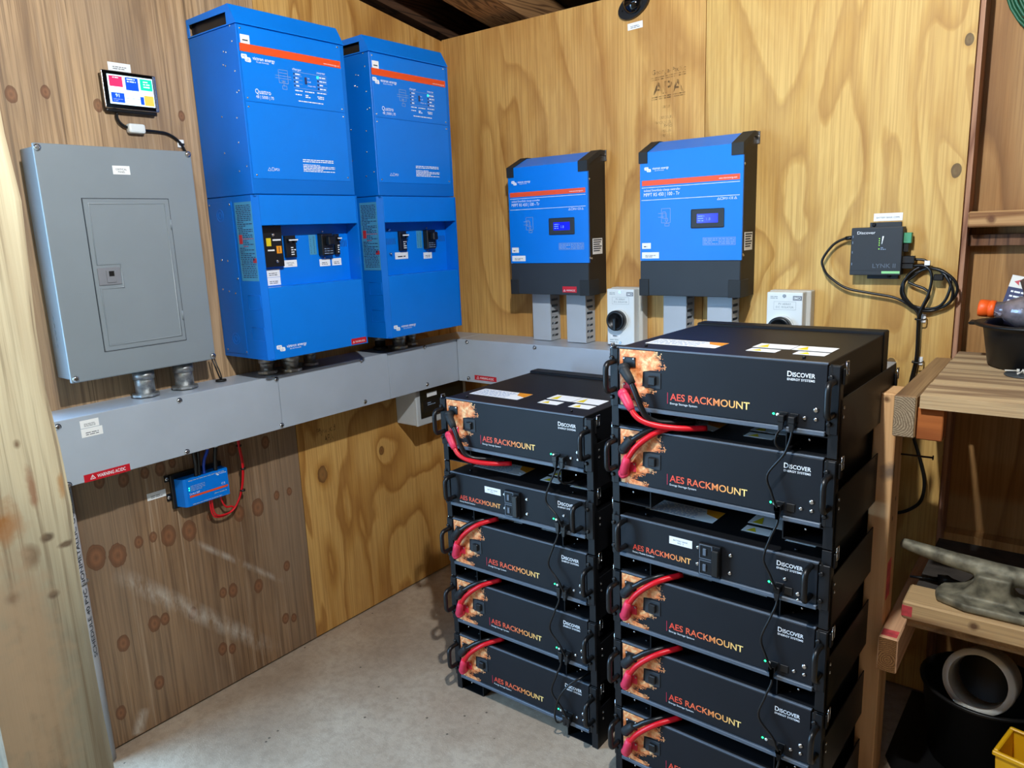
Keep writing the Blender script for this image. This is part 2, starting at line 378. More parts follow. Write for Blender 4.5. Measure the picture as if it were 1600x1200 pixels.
# flame print: mottled orange, cream and rust
n = NT('flame'); v = n.mapping((1, 1, 1)); f1 = n.noise(v, 55, 6, .66, .5); f2 = n.noise(v, 150, 3, .6)
c = n.ramp(f1, [(.26, lin((150, 70, 36))), (.40, lin((226, 126, 66))), (.50, lin((240, 152, 94))), (.60, lin((250, 200, 140))), (.72, lin((255, 236, 200)))])
n.out(n.mix(n.math('MULTIPLY', n.ramp(f2, [(.55, (0, 0, 0)), (.7, (1, 1, 1))]), .35), c, lin((120, 55, 30))), .5, 0, .4)
# lettering that runs from red to yellow along its length
n = NT('gradient_letters'); sp = n.n('ShaderNodeSeparateXYZ'); n.t.links.new(n.n('ShaderNodeTexCoord').outputs['Object'], sp.inputs[0])
n.out(n.ramp(n.math('DIVIDE', sp.outputs[0], .17), [(0, lin((226, 66, 48))), (.45, lin((240, 110, 66))), (.75, lin((246, 170, 90))), (1, lin((250, 216, 130)))]), .5)
# concrete
n = NT('concrete'); v = n.mapping((1, 1, 1)); a = n.noise(v, 2.6, 5, .6); b = n.noise(v, 38, 4, .65); d = n.noise(v, 260, 2, .6)
c = n.ramp(a, [(.3, lin((150, 130, 110))), (.5, lin((172, 153, 132))), (.7, lin((188, 172, 152)))])
c = n.mix(n.math('MULTIPLY', n.ramp(b, [(.38, (1, 1, 1)), (.55, (0, 0, 0))]), .28), c, lin((126, 110, 94)))
c = n.mix(n.math('MULTIPLY', n.ramp(d, [(.62, (0, 0, 0)), (.72, (1, 1, 1))]), .35), c, lin((225, 216, 200)))
vo = n.n('ShaderNodeTexVoronoi'); n.t.links.new(v, vo.inputs['Vector']); vo.inputs['Scale'].default_value = 17
c = n.mix(n.ramp(vo.outputs['Distance'], [(.045, (1, 1, 1)), (.07, (0, 0, 0))]), c, lin((96, 84, 72)))
n.out(c, .8, 0, .3); n.bump(n.math('ADD', b, n.math('MULTIPLY', d, .5)), .35, .003)
# ---------------------------------------------------------------- shell
def struct(o): o['kind'] = 'structure'; return o
def kn(pts, x0, y0, sc, axis, val=0):
    out = []
    for (a, b, r) in pts:
        p = un(x0+a/sc, y0+b/sc, axis, val); out.append((float(p[1 if axis == 0 else 0]), float(p[2]), r))
    return out
kw = kn([(285, 1110, .020), (392, 1098, .019), (495, 1033, .010), (567, 1008, .009), (643, 1003, .018), (745, 977, .018), (845, 908, .008), (990, 890, .015), (1083, 862, .017), (1175, 803, .009), (1238, 782, .008), (1225, 1150, .010), (300, 735, .011), (420, 725, .012), (525, 690, .010), (600, 670, .012), (660, 640, .009), (955, 575, .012), (1120, 540, .012)], 60, 520, 3.1575, 0)
kw2 = kn([(35, 290, .014), (170, 205, .014), (215, 185, .011), (465, 72, .010), (508, 62, .013), (618, 43, .013), (335, 160, .011), (735, 183, .011), (770, 180, .009), (463, 315, .012), (505, 313, .010), (190, 460, .012), (25, 590, .012)], 180, 900, 2.759, 0)
ku = kn([(70, 590, .011), (285, 575, .009), (615, 660, .009), (1135, 725, .008)], 0, 0, 4, 0)
def sc_(u0, v0, u1, v1, w, amt):
    p, q = un(u0, v0, 0, 0), un(u1, v1, 0, 0); return (float(p[1]), float(p[2]), float(q[1]), float(q[2]), w, amt)
ply('ply_weathered', (196, 162, 122), (176, 142, 104), (126, 98, 72), 2, 'yz', 3.2, (3.4, .3), [(a, b, r*1.22) for a, b, r in ku+kw+kw2], (150, 96, 62), .55, (140, 120, 100), .75, kamp=.035, soft=.45, ground=(204, 196, 194), pale_bands=[sc_(176, 895, 437, 1018, .030, .75), sc_(299, 845, 445, 910, .012, .6), sc_(215, 1150, 225, 1105, .022, .9)], rough=.6)
kf = kn([(240, 905, .020), (585, 765, .012)], 440, 500, 3.75, 0)
ply('ply_fresh_left', (218, 172, 100), (196, 146, 74), (152, 100, 44), 5, 'yz', 8, (3.0, 1.05), kf, (140, 90, 48), .3, (176, 124, 66), .45, soft=.25, swirl=.8, saw=True)
kb = kn([(1030, 690, .012)], 520, 0, 2.76, 1)
ply('ply_fresh_back', (220, 174, 102), (198, 148, 78), (158, 106, 50), 8, 'xz', 7.5, (2.8, .95), kb, (140, 92, 48), .45, (184, 130, 68), .5, soft=.45, swirl=.7, saw=True)
kb2 = kn([(42, 800, .012), (104, 185, .010)], 1480, 0, 3, 1)+kn([(530, 1035, .012)], 1260, 310, 4, 1)
ply('ply_fresh_right', (222, 184, 110), (200, 156, 82), (166, 120, 60), 11, 'xz', 7.5, (3.0, 1.1), kb2, (92, 70, 48), .4, (188, 142, 78), .5, soft=.42, swirl=.7, saw=True)
ply('ply_outer', (190, 144, 88), (168, 120, 68), (118, 78, 40), 14, 'xz', 6, (3.4, .5), (), (100, 60, 30), .35, (126, 90, 54), .4, soft=.3, saw=True)
lumber('stud_brown', (120, 82, 56), (70, 44, 30), 'z', 3); lumber('stud_pink', (186, 142, 114), (132, 92, 72), 'z', 4)
lumber('rafter', (170, 126, 82), (92, 62, 38), 'y', 5, 40); lumber('rafter_dark', (84, 58, 40), (40, 27, 18), 'y', 6, 40)
floor = struct(G().box(-2.5, 3.05, -6.5, .15, -.1, 0).obj('floor', 'concrete'))
rl = lambda y: 1.996-y*.165      # underside of the roof rises away from the back wall
wl = struct(G().prism([(-1.555, 0), (.1, 0), (.1, 1.93), (-1.555, rl(-1.555)-.05)], -.06, -.014, 'x').obj('wall_left', 'dark_board'))
for nm, a, b, m, lb in (('plywood_sheet', -1.545, -.7845, 'ply_weathered', 'weathered brown plywood sheet full of knots'), ('plywood_sheet', -.7825, .0, 'ply_fresh_left', 'fresh golden plywood sheet')):
    G().prism([(a, .006), (b, .006), (b, rl(b)), (a, rl(a))], -.0125, 0, 'x').obj(nm, m, wl, lb)
wl2 = struct(G().box(-.06, 0, -3.2, -2.61, 0, 2.45).box(-.06, 0, -2.61, -1.556, 2.05, 2.4).obj('wall_entry', 'ply_outer'))
wb = struct(G().box(-.1, 3.05, .095, .11, 0, 2.0).obj('wall_back', 'ply_outer'))
G().box(0, 1.0115, 0, .0125, .006, 2.0).obj('plywood_sheet', 'ply_fresh_back', wb, 'fresh golden plywood sheet with faded black stamp')
G().box(1.0140, 1.6815, 0, .0125, .006, 2.0).obj('plywood_sheet', 'ply_fresh_right', wb, 'pale yellow plywood sheet')
G().box(1.655, 1.693, .0126, .0945, 0, 2.0).obj('stud', 'stud_pink', wb, 'pinkish brown wall stud')
for x in (.0, .41, .82, 1.22, 2.09, 2.5, 2.9): G().box(x, x+.038, .0126, .0945, 0, 2.0).obj('stud', 'stud_brown', wb)
G().box(1.694, 2.088, .0, .0895, 1.281, 1.319, .003).obj('noggin', lumber('noggin_wood', (190, 146, 96), (128, 84, 48), 'x', 9, spots=[(1.742, .0, 1.30, .013, (96, 56, 34))]), wb, 'rough horizontal blocking board')
G().box(1.694, 2.088, .055, .0945, 1.235, 1.262).obj('noggin', 'stud_brown', wb)
G().box(1.694, 2.088, .05, .0945, .436, .470).obj('noggin', 'ply_outer', wb)
struct(G().box(3.0, 3.05, -3.2, .095, 0, 2.5).obj('wall_right', 'dark_board'))
struct(G().box(-.06, 3.05, -3.25, -3.2, 0, 2.55).obj('wall_front', 'ply_outer'))
cl = struct(G().prism([(-3.3, 2.16+3.3*.165), (.6, 2.16-.6*.165), (.6, 2.18-.6*.165), (-3.3, 2.18+3.3*.165)], -.3, 3.1, 'x').obj('ceiling', 'dark_board'))
def rafter(x0, x1, m, h=.12):
    b = lambda y: 2.035-y*.165
    G().prism([(-3.2, b(-3.2)), (.5, b(.5)), (.5, b(.5)+h), (-3.2, b(-3.2)+h)], x0, x1, 'x').obj('rafter', m, cl)
G().box(-.3, 3.1, .45, .5, 1.9, 2.15).box(-.3, -.25, -3.2, .45, 1.9, 2.8).box(-.3, -.06, .1, .45, 1.85, 1.9).box(-.3, 3.1, .11, .45, 1.85, 1.9).obj('sky_block_board', 'dark_board', cl); G().box(-.25, -.061, -3.2, .11, 1.85, 1.9).obj('sky_block_board', 'dark_board', cl)  # boards added to block sky leaking in under the roof
rafter(.175, .335, 'rafter'); rafter(-.16, -.02, 'rafter_dark')
for x in (.78, 1.39, 2.0, 2.6): rafter(x, x+.045, 'rafter_dark')
# lamp that lights the room: bulb on a cord under a rafter, above the frame
t = thing('ceiling_bulb', 'bare bulb hanging on a cord from the roof in mid room', 'lamp', LAMP)
G().lathe([(.004, .036), (.018, .036), (.02, .075), (.006, .082)], n=16).obj('socket', 'black_plastic', t)
G().tube([(0, 0, .08), (0, 0, .298)], .003, 6).obj('cord', 'cable_black', t)
# timber post at the doorway
t = G()
rnd = random.Random(4); N = 26
prof = []
x1, ya, yb = .80, -1.878, -1.741
for i in range(N+1):
    z = 2.25*i/N; w = .004*math.sin(i*1.3)+rnd.uniform(-.003, .003)
    prof.append([(.662, ya, z), (x1, ya+rnd.uniform(-.002, .002), z), (x1, yb-.012+w, z), (x1-.012, yb+w, z), (.662, yb, z)])
rings = [[t.bm.verts.new(p) for p in r] for r in prof]
for A, B in zip(rings, rings[1:]):
    for k in range(5): t.bm.faces.new((A[k], A[(k+1) % 5], B[(k+1) % 5], B[k]))
t.bm.faces.new(rings[0][::-1]); t.bm.faces.new(rings[-1]); bmesh.ops.recalc_face_normals(t.bm, faces=t.bm.faces[:])
sp = []
for (a, b, r, cc, zs) in [(8, 445, .026, (160, 106, 52), 1.5), (165, 660, .010, (56, 36, 26), .8), (40, 670, .013, (92, 62, 40), .9), (52, 190, .006, (110, 84, 60), 1.5), (150, 480, .012, (80, 62, 46), .7), (205, 500, .012, (92, 72, 54), .5), (100, 540, .014, (104, 84, 62), 1.8), (195, 320, .008, (176, 134, 84), 3), (120, 900, .05, (176, 154, 124), 5), (40, 1000, .05, (180, 158, 128), 5), (100, 330, .008, (150, 112, 84), 5)]:
    p = un(a/2, 600+b/2, 0, x1); sp.append((float(p[0]), float(p[1]), float(p[2]), r, cc, zs))
lumber('post_wood', (212, 202, 168), (180, 164, 132), 'z', 7, 9, spots=sp, streak=(112, 94, 70), low=(.86, (184, 188, 194)))
po_ = t.obj('timber_post', 'post_wood'); tag(po_, 'thick pale rough timber post with dark cracks at the doorway', 'post')
# ================================================================ devices on the left wall (front faces -y locally)
LW = R(90)
def victron_logo(parent, x, z, s, y, under=True):
    """white double wave tile and wordmark, s = overall width"""
    g = G(); a = s*.16
    for (ox, oz) in ((0, 0), (a*.62, -a*.42)):
        pts = [(ox+a*(.12+.0), oz+a*.05), (ox+a*.95, oz+a*.0), (ox+a*1.12, oz+a*.12), (ox+a*1.05, oz+a*.62), (ox+a*.95, oz+a*.72), (ox+a*.16, oz+a*.74), (ox+a*.0, oz+a*.6), (ox+a*.02, oz+a*.2)]
        g.bm.faces.new([g.bm.verts.new((x+px, y-.0001*(1 if ox else 0), z+pz)) for px, pz in pts])
    o = g.obj('logo', 'white_print', parent)
    bars(o, [(x+a*.25, z+a*.2, x+a*.3, z+a*.5), (x+a*.3, z+a*.5, x+a*.45, z+a*.5), (x+a*.45, z+a*.5, x+a*.5, z+a*.2), (x+a*.62, z+a*.2, x+a*.66, z+a*.5), (x+a*.66, z+a*.5, x+a*.85, z+a*.5), (x+a*.85, z-.0*a, x+a*.9, z-a*.25), (x+a*.9, z-a*.25, x+a*1.1, z-a*.25), (x+a*1.1, z-a*.25, x+a*1.2, z+a*.1), (x+a*1.2, z+a*.1, x+a*1.35, z-a*.2)], y-.0003, 'blue', a*.05, 'logo_wave')
    txt(parent, 'victron energy', x+a*2.05, z+a*.1, y, 'white_print', w=s-a*2.05, h=s*.082, bold=True)
    if under: txt(parent, 'BLUE POWER', x+a*2.7, z-a*.28, y, 'white_print', w=s*.38, h=s*.03)

# ---- load centre
EPY, EPZ = -1.4429, 1.0084
t = thing('electrical_panel', 'grey steel breaker panel with closed hinged door above the long grey trough', 'breaker panel', (0, EPY, EPZ), LW)
D = .0895; wE, hE = .367, .5389
G().box(.006, wE-.006, -D+.009, -.0002, .006, hE-.006, .002).obj('box', 'grey_panel', t)
G().box(0, wE, -D, -D+.009, 0, hE, .003, 2).obj('cover', 'grey_panel', t)
dr = G().box(.085, .2895, -D-.0022, -D, .0635, .4200, .0018).obj('door', 'grey_panel', t)
G().tube([(x, -D-.0004, z) for x, z in ((.0842, .0627), (.2903, .0627), (.2903, .4208), (.0842, .4208))], .0011, 5, closed=True).obj('door_gap', 'ink', t)
g = G()
xs = [(.0965, .0765), (.2785, .0765), (.2785, .409), (.0965, .409), (.0965, .268), (.150, .268), (.150, .212), (.0965, .212)]
g.tube([(x, -D-.0022, z) for x, z in xs], .0022, 6, closed=True)
g.obj('embossed_rim', 'grey_panel', dr)
h = G().box(.0935, .1465, -D-.0045, -D-.002, .2195, .2605, .001).obj('latch_plate', 'latch_grey', dr)
G().box(.112, .134, -D-.0065, -D-.0045, .225, .254, .0008).obj('latch', 'latch_grey', dr)
G().box(.118, .130, -D-.0068, -D-.0064, .240, .252).obj('latch_slot', 'black_plastic', dr)
for z in (.3574, .1278): G().cyl((.2885, -D-.0015, z-.012), (.2885, -D-.0015, z+.012), .0028, 8).obj('hinge', 'grey_panel', t)
for x, z in ((.0085, .529), (.358, .532), (.359, .0095), (.0105, .0095)): screw(t, x, z, -D, .0078, 'steel', h=.0045)
sticker(t, .1640, .2045, .4765, .4965, -D, words=['CRITICAL', 'PANEL'])
for i in range(5): G().cyl((.0062, -.028, .085+i*.016), (.0052, -.028, .085+i*.016), .006, 10).obj('knockout', 'grey_panel', t)
# two nipples from the panel into the trough
TZ = .9385
for (yy, lb) in ((-1.256, 'left galvanised conduit nipple between breaker panel and trough'), (-1.150, 'right galvanised conduit nipple between breaker panel and trough')):
    t = thing('conduit_nipple', lb, 'conduit', (.048, yy, TZ), 0, 'conduit nipples under the breaker panel')
    G().cyl((0, 0, .0), (0, 0, EPZ-TZ+.002), .0235, 20).obj('tube', 'galv', t)
    G().lathe([(.022, .001), (.034, .001), (.034, .007), (.024, .009)], n=8, smooth=False).obj('locknut', 'galv', t)
    G().lathe([(.0236, .045), (.0262, .045), (.0262, .064), (.0236, .064)], n=20).obj('collar', 'galv', t)
t = thing('grommet_cable', 'thin black cable pair entering a rubber grommet in the trough top', 'cable', (.05, -1.046, TZ))
G().lathe([(.004, .0), (.015, .0), (.014, .004), (.004, .004)], n=16).obj('grommet', 'black_rubber', t)
G().tube([(0, 0, .003), (-.004, -.004, .02), (-.012, -.008, .05), (-.025, -.008, .069)], .0022, 6, smooth=4).tube([(.004, 0, .003), (.002, .0, .02), (-.008, -.004, .05), (-.02, -.002, .069)], .0018, 6, smooth=4).obj('cable', 'cable_black', t)
# ---- touch display
t = thing('touch_display', 'small black touch screen showing coloured tiles on the weathered wall', 'display', (0, -1.2423, 1.6487), LW)
G().box(.004, .128, -.016, -.0002, -.010, .076, .004, 2).obj('back_shell', 'black_plastic', t)
G().box(0, .1335, -.024, -.016, -.002, .086, .003, 2).obj('bezel', 'steel', t)
gl = G().box(.0015, .1245, -.0252, -.0240, -.0005, .0845, .0005).obj('front_glass', 'glass_black', t)
sc_ = flat(t, 'screen', .0115, .1225, .0085, .0765, -.0252, 'scr_white', .0004)
yy = -.0258
for nm, x0, x1, z0, z1, m in (('tile', .015, .047, .049, .0735, 'scr_red'), ('tile', .054, .0855, .0435, .0735, 'scr_blue'), ('tile', .0905, .1205, .047, .0735, 'scr_green'), ('tile', .016, .0475, .0125, .035, 'scr_blue'), ('tile', .0865, .0955, .0125, .031, 'scr_blue'), ('tile', .0965, .1205, .011, .035, 'scr_orange')):
    flat(sc_, nm, x0, x1, z0, z1, yy, m, .0002)
bars(sc_, [(.0475, .0245, .0865, .0245), (.0695, .0435, .0695, .0245), (.047, .062, .054, .062), (.0855, .062, .0905, .062)], yy-.0001, 'ink', .0006)
txt(sc_, '91', .026, .0245, yy-.0004, 'scr_white', h=.008); lines(sc_, .02, .043, .0145, .022, 2, yy-.0004, 'soft_print', 3)
lines(sc_, .058, .082, .061, .072, 2, yy-.0004, 'scr_white', 5); lines(sc_, .098, .114, .052, .070, 3, yy-.0004, 'scr_white', 6); lines(sc_, .024, .038, .068, .0715, 1, yy-.0004, 'scr_white', 7)
o = sticker(None, .0, .0555, .0, .0193, -.0003, rows=2, seed=4, name='paper_label'); o.location = (0, -1.213, 1.7395); o.rotation_euler[2] = LW
tag(o, 'white paper label on the wall above the touch display', 'label')
t = thing('display_cable', 'black display lead with white inline connector box on the weathered wall', 'cable', (0, -1.2, 1.5587), LW)
cp = [(-.012, -.012, .079), (-.0125, -.010, .070), (-.008, -.009, .0595), (.0, -.009, .052), (.011, -.009, .0475), (.030, -.010, .0455), (.054, -.009, .0435), (.075, -.007, .0435), (.108, -.006, .0415), (.128, -.006, .034), (.141, -.006, .024), (.150, -.006, .013), (.158, -.006, -.004)]
G().tube(cp, .0034, 8, smooth=5).obj('lead', 'cable_black', t)
G().box(.0095, .0515, -.020, -.0005, .034, .057, .005, 2).obj('connector_box', 'iso_grey', t)
c_ = G().box(.140, .158, -.004, -.0002, .008, .028, .001).obj('adhesive_clip', 'paper', t)
G().box(.142, .156, -.0102, -.004, .014, .018, .001).obj('cable_tie', 'black_plastic', c_)

# ---- inverter (upper) and distribution box (lower)
QZ = .9981; QW = .3392
def inverter(y0, label):
    t = thing('inverter', label, 'inverter', (0, y0, QZ), LW, 'blue inverters on the left wall')
    zb, zf, zt = .4374, .8472, .8955; d = .2197
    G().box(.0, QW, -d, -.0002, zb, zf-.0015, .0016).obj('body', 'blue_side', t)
    hd = G()
    hd.prism([(-.0002, zf), (-d-.0012, zf), (-d-.0012, zf+.002), (-.194, zt), (-.0002, zt-.003), (-.0002, zt-.005), (-.193, zt-.002), (-d+.001, zf+.0015), (-.0002, zf+.0015)], .002, QW-.002, 'x')
    for xa, xb in ((0, .002), (QW-.002, QW)):      # side cheeks with a vent opening
        hd.prism([(-.0002, zf), (-.011, zf), (-.011, zt-.0035), (-.0002, zt-.003)], xa, xb, 'x')
        hd.prism([(-.011, zf+.031), (-.182, zf+.031), (-.182, zt-.0006), (-.011, zt-.0033)], xa, xb, 'x')
        hd.prism([(-.011, zf), (-.182, zf), (-.182, zf+.003), (-.011, zf+.003)], xa, xb, 'x')
        hd.prism([(-.182, zf), (-d-.0012, zf), (-d-.0012, zf+.002), (-.194, zt), (-.182, zt-.0005)], xa, xb, 'x')
    ho = hd.obj('hood', 'blue', t)
    G().box(.012, QW-.012, -.178, -.006, zf+.0018, zt-.010).obj('vent_interior', 'black_plastic', ho)
    f = -d
    for z0, z1 in ((zb+.0388, zb+.2262), (zb+.2278, zf-.004)):
        pp = G().box(.0062, .3245, f-.0012, f, z0, z1, .0004).obj('front_plate', 'blue', t)
    y = f-.0016
    for (x, z) in ((.0085, .3985), (.3135, .4005), (.0105, .2355), (.3133, .2364), (.0107, .2140), (.3151, .2159), (.0137, .0476), (.3145, .0490)): screw(t, x+.002, zb+z, f-.0010, .0028, 'steel', h=.0016)
    st = flat(t, 'orange_stripe', .0045, .3215, zb+.3450, zb+.3640, y, 'stripe_orange', .0004)
    txt(st, 'www.victronenergy.com', .262, zb+.3485, y-.0006, 'white_print', w=.054, h=.0042)
    sticker(t, .0085, .0345, zb+.3640, zb+.3845, y, rows=1, seed=8)
    victron_logo(t, .006, zb+.3275, .098, y)
    x, z = .104, zb
    bars(t, rect(.112, z+.283, .140, z+.3155)+[(.112, z+.308, .140, z+.308), (.102, z+.3005, .150, z+.3005), (.102, z+.2945, .150, z+.2945), (.126, z+.290, .126, z+.275), (.120, z+.2885, .132, z+.2885), (.120, z+.2825, .126, z+.2885), (.132, z+.2825, .126, z+.2885)]+rect(.121, z+.268, .1345, z+.2765), y, 'soft_print', .0009)
    txt(t, 'charger', .157, z+.320, y, 'white_print', w=.028, h=.0062); txt(t, 'inverter', .2365, z+.3205, y, 'white_print', w=.028, h=.0058)
    segs = [(.157, z+.3165, .268, z+.3165), (.157, z+.2765, .268, z+.2765)]
    for i in range(3): zz = z+.3065-.0098*i; segs += [(.157, zz, .186, zz), (.234, zz, .268, zz)]
    bars(t, segs, y, 'soft_print', .0007)
    for i in range(4):
        zz = z+.3090-.0098*i
        flat(t, 'indicator', .1585, .162, zz, zz+.0038, y, 'led_small' if i == 5 else 'ink', .0003)
        flat(t, 'indicator', .2355, .2405, zz-.0005, zz+.0045, y, 'led_green' if i == 0 else 'card_navy', .0003)
        lines(t, .1645, .1645+(.017, .010, .021, .010)[i], zz-.0005, zz+.0045, 1, y, 'white_print', 40+i, th=.6); lines(t, .243, .266, zz-.0005, zz+.0045, 1, y, 'white_print', 50+i, th=.6)
    G().box(.1930, .1985, y-.004, y, z+.289, z+.306, .0008).obj('rocker_switch', 'card_navy', t)
    txt(t, 'I on', .2025, z+.303, y, 'white_print', h=.0036); txt(t, 'O off', .2025, z+.294, y, 'white_print', h=.0036); txt(t, 'charger only', .2025, z+.2845, y, 'white_print', h=.0034, w=.026)
    for (xa, xb, za, sd) in ((.160, .184, .2675, 1), (.192, .225, .2675, 2), (.232, .264, .2685, 3), (.160, .180, .2575, 4), (.192, .204, .258, 5), (.192, .212, .2535, 6), (.232, .254, .2585, 7), (.234, .254, .254, 8), (.168, .250, .2415, 9)): lines(t, xa, xb, z+za, z+za+.0042, 1, y, 'white_print', sd, th=.6)
    txt(t, 'Quattro', .0365, z+.2485, y, 'white_print', w=.046, h=.0115); txt(t, '48 | 5000 | 70', .0375, z+.2375, y, 'white_print', w=.053, h=.0072)
    y2 = f-.0016
    bars(t, [(.0505, z+.0595, .0605, z+.0595), (.0605, z+.0595, .0555, z+.0675), (.0555, z+.0675, .0505, z+.0595)]+rect(.063, z+.0595, .0695, z+.0675), y2, 'white_print', .0008); txt(t, 'IP21', .072, z+.0600, y2, 'white_print', h=.0062, w=.013)
    lines(t, .1635, .268, z+.085, z+.0945, 2, y2, 'white_print', 21, th=.5); lines(t, .1635, .272, z+.060, z+.081, 5, y2, 'white_print', 22, th=.5)
    # left side fasteners (side plane x=0)
    for (dy, dz) in ((.158, .352), (.168, .349), (.150, .322), (.160, .318), (.196, .406), (.199, .37), (.198, .30), (.197, .25), (.206, .253), (.118, .20), (.185, .19), (.180, .13), (.112, .11), (.170, .06), (.205, .07)):
        o = screw(t, 0, zb+dz, -dy, .0026, 'steel', h=.0014); o.rotation_euler[2] = R(-90)
    return t
inverter(-.9936, 'blue inverter above breaker box, the one nearer the grey breaker panel')
inverter(-.5611, 'blue inverter above breaker box, the one nearer the room corner')
def breaker(parent, x0, x1, z0, z1, y, toggles=1, mat='black_plastic'):
    b = G().box(x0, x1, y-.012, y, z0, z1, .001).obj('breaker', mat, parent)
    h = z1-z0; w = x1-x0
    for i in range(toggles):
        xc = x0+w*(i+.5)/toggles
        G().box(xc-w*.22/toggles, xc+w*.22/toggles, y-.024, y-.012, z0+h*.66, z0+h*.86, .0008).obj('toggle', mat, b)
    G().box(x0+w*.1, x1-w*.05, y-.0255, y-.021, z0+h*.76, z0+h*.82, .0004).obj('handle_tie', 'white_print', b)
    lines(b, x0+w*.45, x1-w*.08, z0+h*.08, z0+h*.5, 4, y-.0123, 'white_print', int(x0*1e4), th=.4)
    return b
def lower_box(y0, label, first):
    t = thing('distribution_box', label, 'breaker box', (0, y0, QZ), LW, 'blue breaker boxes under the inverters')
    d = .2206; top = .4360
    sh = G()          # shell: sides, top, bottom, left chamfer
    sh.prism([(0, -.0002), (.0, -.206), (.0125, -d), (.0145, -d), (.0145, -.18), (.004, -.17), (.004, -.0002)], 0.001, top, 'z')
    sh.box(QW-.001, QW+.0035, -d, -.0002, .001, top)
    sh.box(.004, QW, -d+.002, -.0002, top-.004, top); sh.box(.004, QW, -d+.002, -.0002, 0.001, .005)
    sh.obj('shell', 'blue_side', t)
    G().box(.0145, QW-.001, -d, -.03, .3575, top-.001, .0012).obj('header', 'blue', t)
    G().box(.0145, QW-.001, -d, -.03, .001, .1945, .0012).obj('lower_cover', 'blue', t)
    yr = -d+.050
    rc = G().box(.0145, QW-.001, yr, yr+.01, .1945, .3575).obj('recessed_panel', 'blue', t)
    # side panel with knockouts and wiring label
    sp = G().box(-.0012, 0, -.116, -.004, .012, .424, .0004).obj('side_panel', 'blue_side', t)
    for (dy, z) in ((.058, .389), (.066, .053)):
        for rr in (.016, .008):
            G().tube([(-.0014, -dy+rr*math.cos(a), z+rr*math.sin(a)) for a in np.linspace(0, 2*math.pi, 20)[:-1]], .0007, 4, closed=True).obj('knockout', 'blue', sp)
    for (y0_, y1_, z0, z1) in ((.146, .202, .138, .176), (.148, .204, .053, .089)):
        G().tube([(-.0002, -a, b) for a, b in ((y0_, z0), (y1_, z0), (y1_, z1), (y0_, z1))], .0008, 4, closed=True).obj('knockout', 'blue', t)
    for (dy, z) in ((.012, .418), (.108, .416), (.02, .02), (.112, .018), (.108, .22), (.04, .27), (.07, .268), (.03, .19), (.06, .185), (.09, .18)):
        o = screw(t, -.0012, z, -dy, .003, 'steel', h=.0014); o.rotation_euler[2] = R(-90)
    lb = G().box(-.0006, 0, -.205, -.128, .214, .420).obj('wiring_label', 'teal_label', t)
    g = G(); gr = G(); rnd = random.Random(3)
    for i in range(40):
        z = .410-i*.0048; x = .133+rnd.uniform(0, .004)
        if .30 < z < .335 and x < .15: x = .152
        e = .200-(rnd.uniform(0, .05) if rnd.random() < .3 else 0)
        tgt = gr if 17 < i < 24 and rnd.random() < .6 else g
        while x < e:
            w = rnd.uniform(.004, .014); xe = min(e, x+w); tgt.quad((-.0008, -x, z), (-.0008, -xe, z), (-.0008, -xe, z+.0022), (-.0008, -x, z+.0022)); x = xe+.0025
    g.obj('fine_print', 'card_navy', lb); gr.obj('fine_print', 'flag_red', lb)
    G().box(-.0010, -.0006, -.150, -.135, .312, .336).obj('warning_sign', 'flag_red', lb)
    fl = G(); fl.box(-.0010, -.0006, -.204, -.188, .262, .274); fl.obj('flag', 'flag_red', lb); G().box(-.0012, -.0010, -.196, -.189, .268, .274).obj('flag_canton', 'card_navy', lb)
    y = yr
    if first:
        pl_ = G().box(.030, .0975, y-.016, y, .2475, .3573, .001).obj('disconnect_plate', 'black_plastic', t)
        for (x, z) in ((.067, .333), (.073, .262)): screw(pl_, x, z, y-.016, .005, 'steel', h=.006)
        flat(pl_, 'tag', .046, .0605, .3035, .3245, y-.016, 'yellow_tag'); tg = flat(pl_, 'tag', .076, .092, .283, .303, y-.016, 'orange_tag')
        bars(pl_, [(.084, .287, .084, .299)], y-.0168, 'ink', .002); flat(pl_, 'tag', .066, .092, .317, .321, y-.016, 'paper'); flat(pl_, 'tag', .048, .069, .290, .294, y-.016, 'paper')
        breaker(t, .1105, .1440, .2700, .3295, y, 2); breaker(t, .2825, .2975, .2695, .3290, y, 1)
        sticker(t, .1051, .1492, .2435, .2625, y, words=['CRITICAL', 'PANEL']); sticker(t, .2279, .2661, .2385, .2590, y, rows=2, seed=5); sticker(t, .2730, .3073, .2385, .2590, y, rows=2, seed=6)
        sticker(t, .0455, .0900, .2195, .2410, y, rows=2, seed=7); sticker(t, .0452, .0898, .1975, .2188, y, rows=2, seed=9)
        G().box(.1495, .1505, y-.001, y, .268, .33).obj('slot', 'card_navy', t)
    else:
        for (x, z) in ((.0729, .3356), (.0748, .2605)): screw(t, x, z, y, .0045, 'steel', h=.008)
        breaker(t, .1117, .1405, .2688, .3300, y, 2)
        sticker(t, .0952, .1529, .2420, .2638, y, rows=1, seed=11); sticker(t, .2249, .2650, .2370, .2578, y, rows=2, seed=12)
        for i in range(7): flat(t, 'vent_slot', .062+i*.006, .0635+i*.006, .290, .309, y, 'card_navy', .0003)
        G().box(.1495, .1505, y-.001, y, .268, .33).obj('slot', 'card_navy', t)
    # dc breaker with its vertical caption strip
    cs = flat(t, 'caption_strip', .1966, .2215, .2732, .3295, y, 'teal_label')
    for k, w_ in enumerate(('INVERTER', 'DCBREAKER')):
        for i, ch in enumerate(w_):
            zz = .3225-i*(.0062 if k == 0 else .0055)
            txt(cs, ch, .2005+.0115*k, zz-.002, y-.0009, 'ink', h=.0042)
    b = G().box(.2264, .2667, y-.022, y, .2690, .3312, .002).obj('dc_breaker', 'black_plastic', t)
    G().box(.236, .258, y-.042, y-.022, .298, .324, .003).obj('handle', 'black_plastic', b)
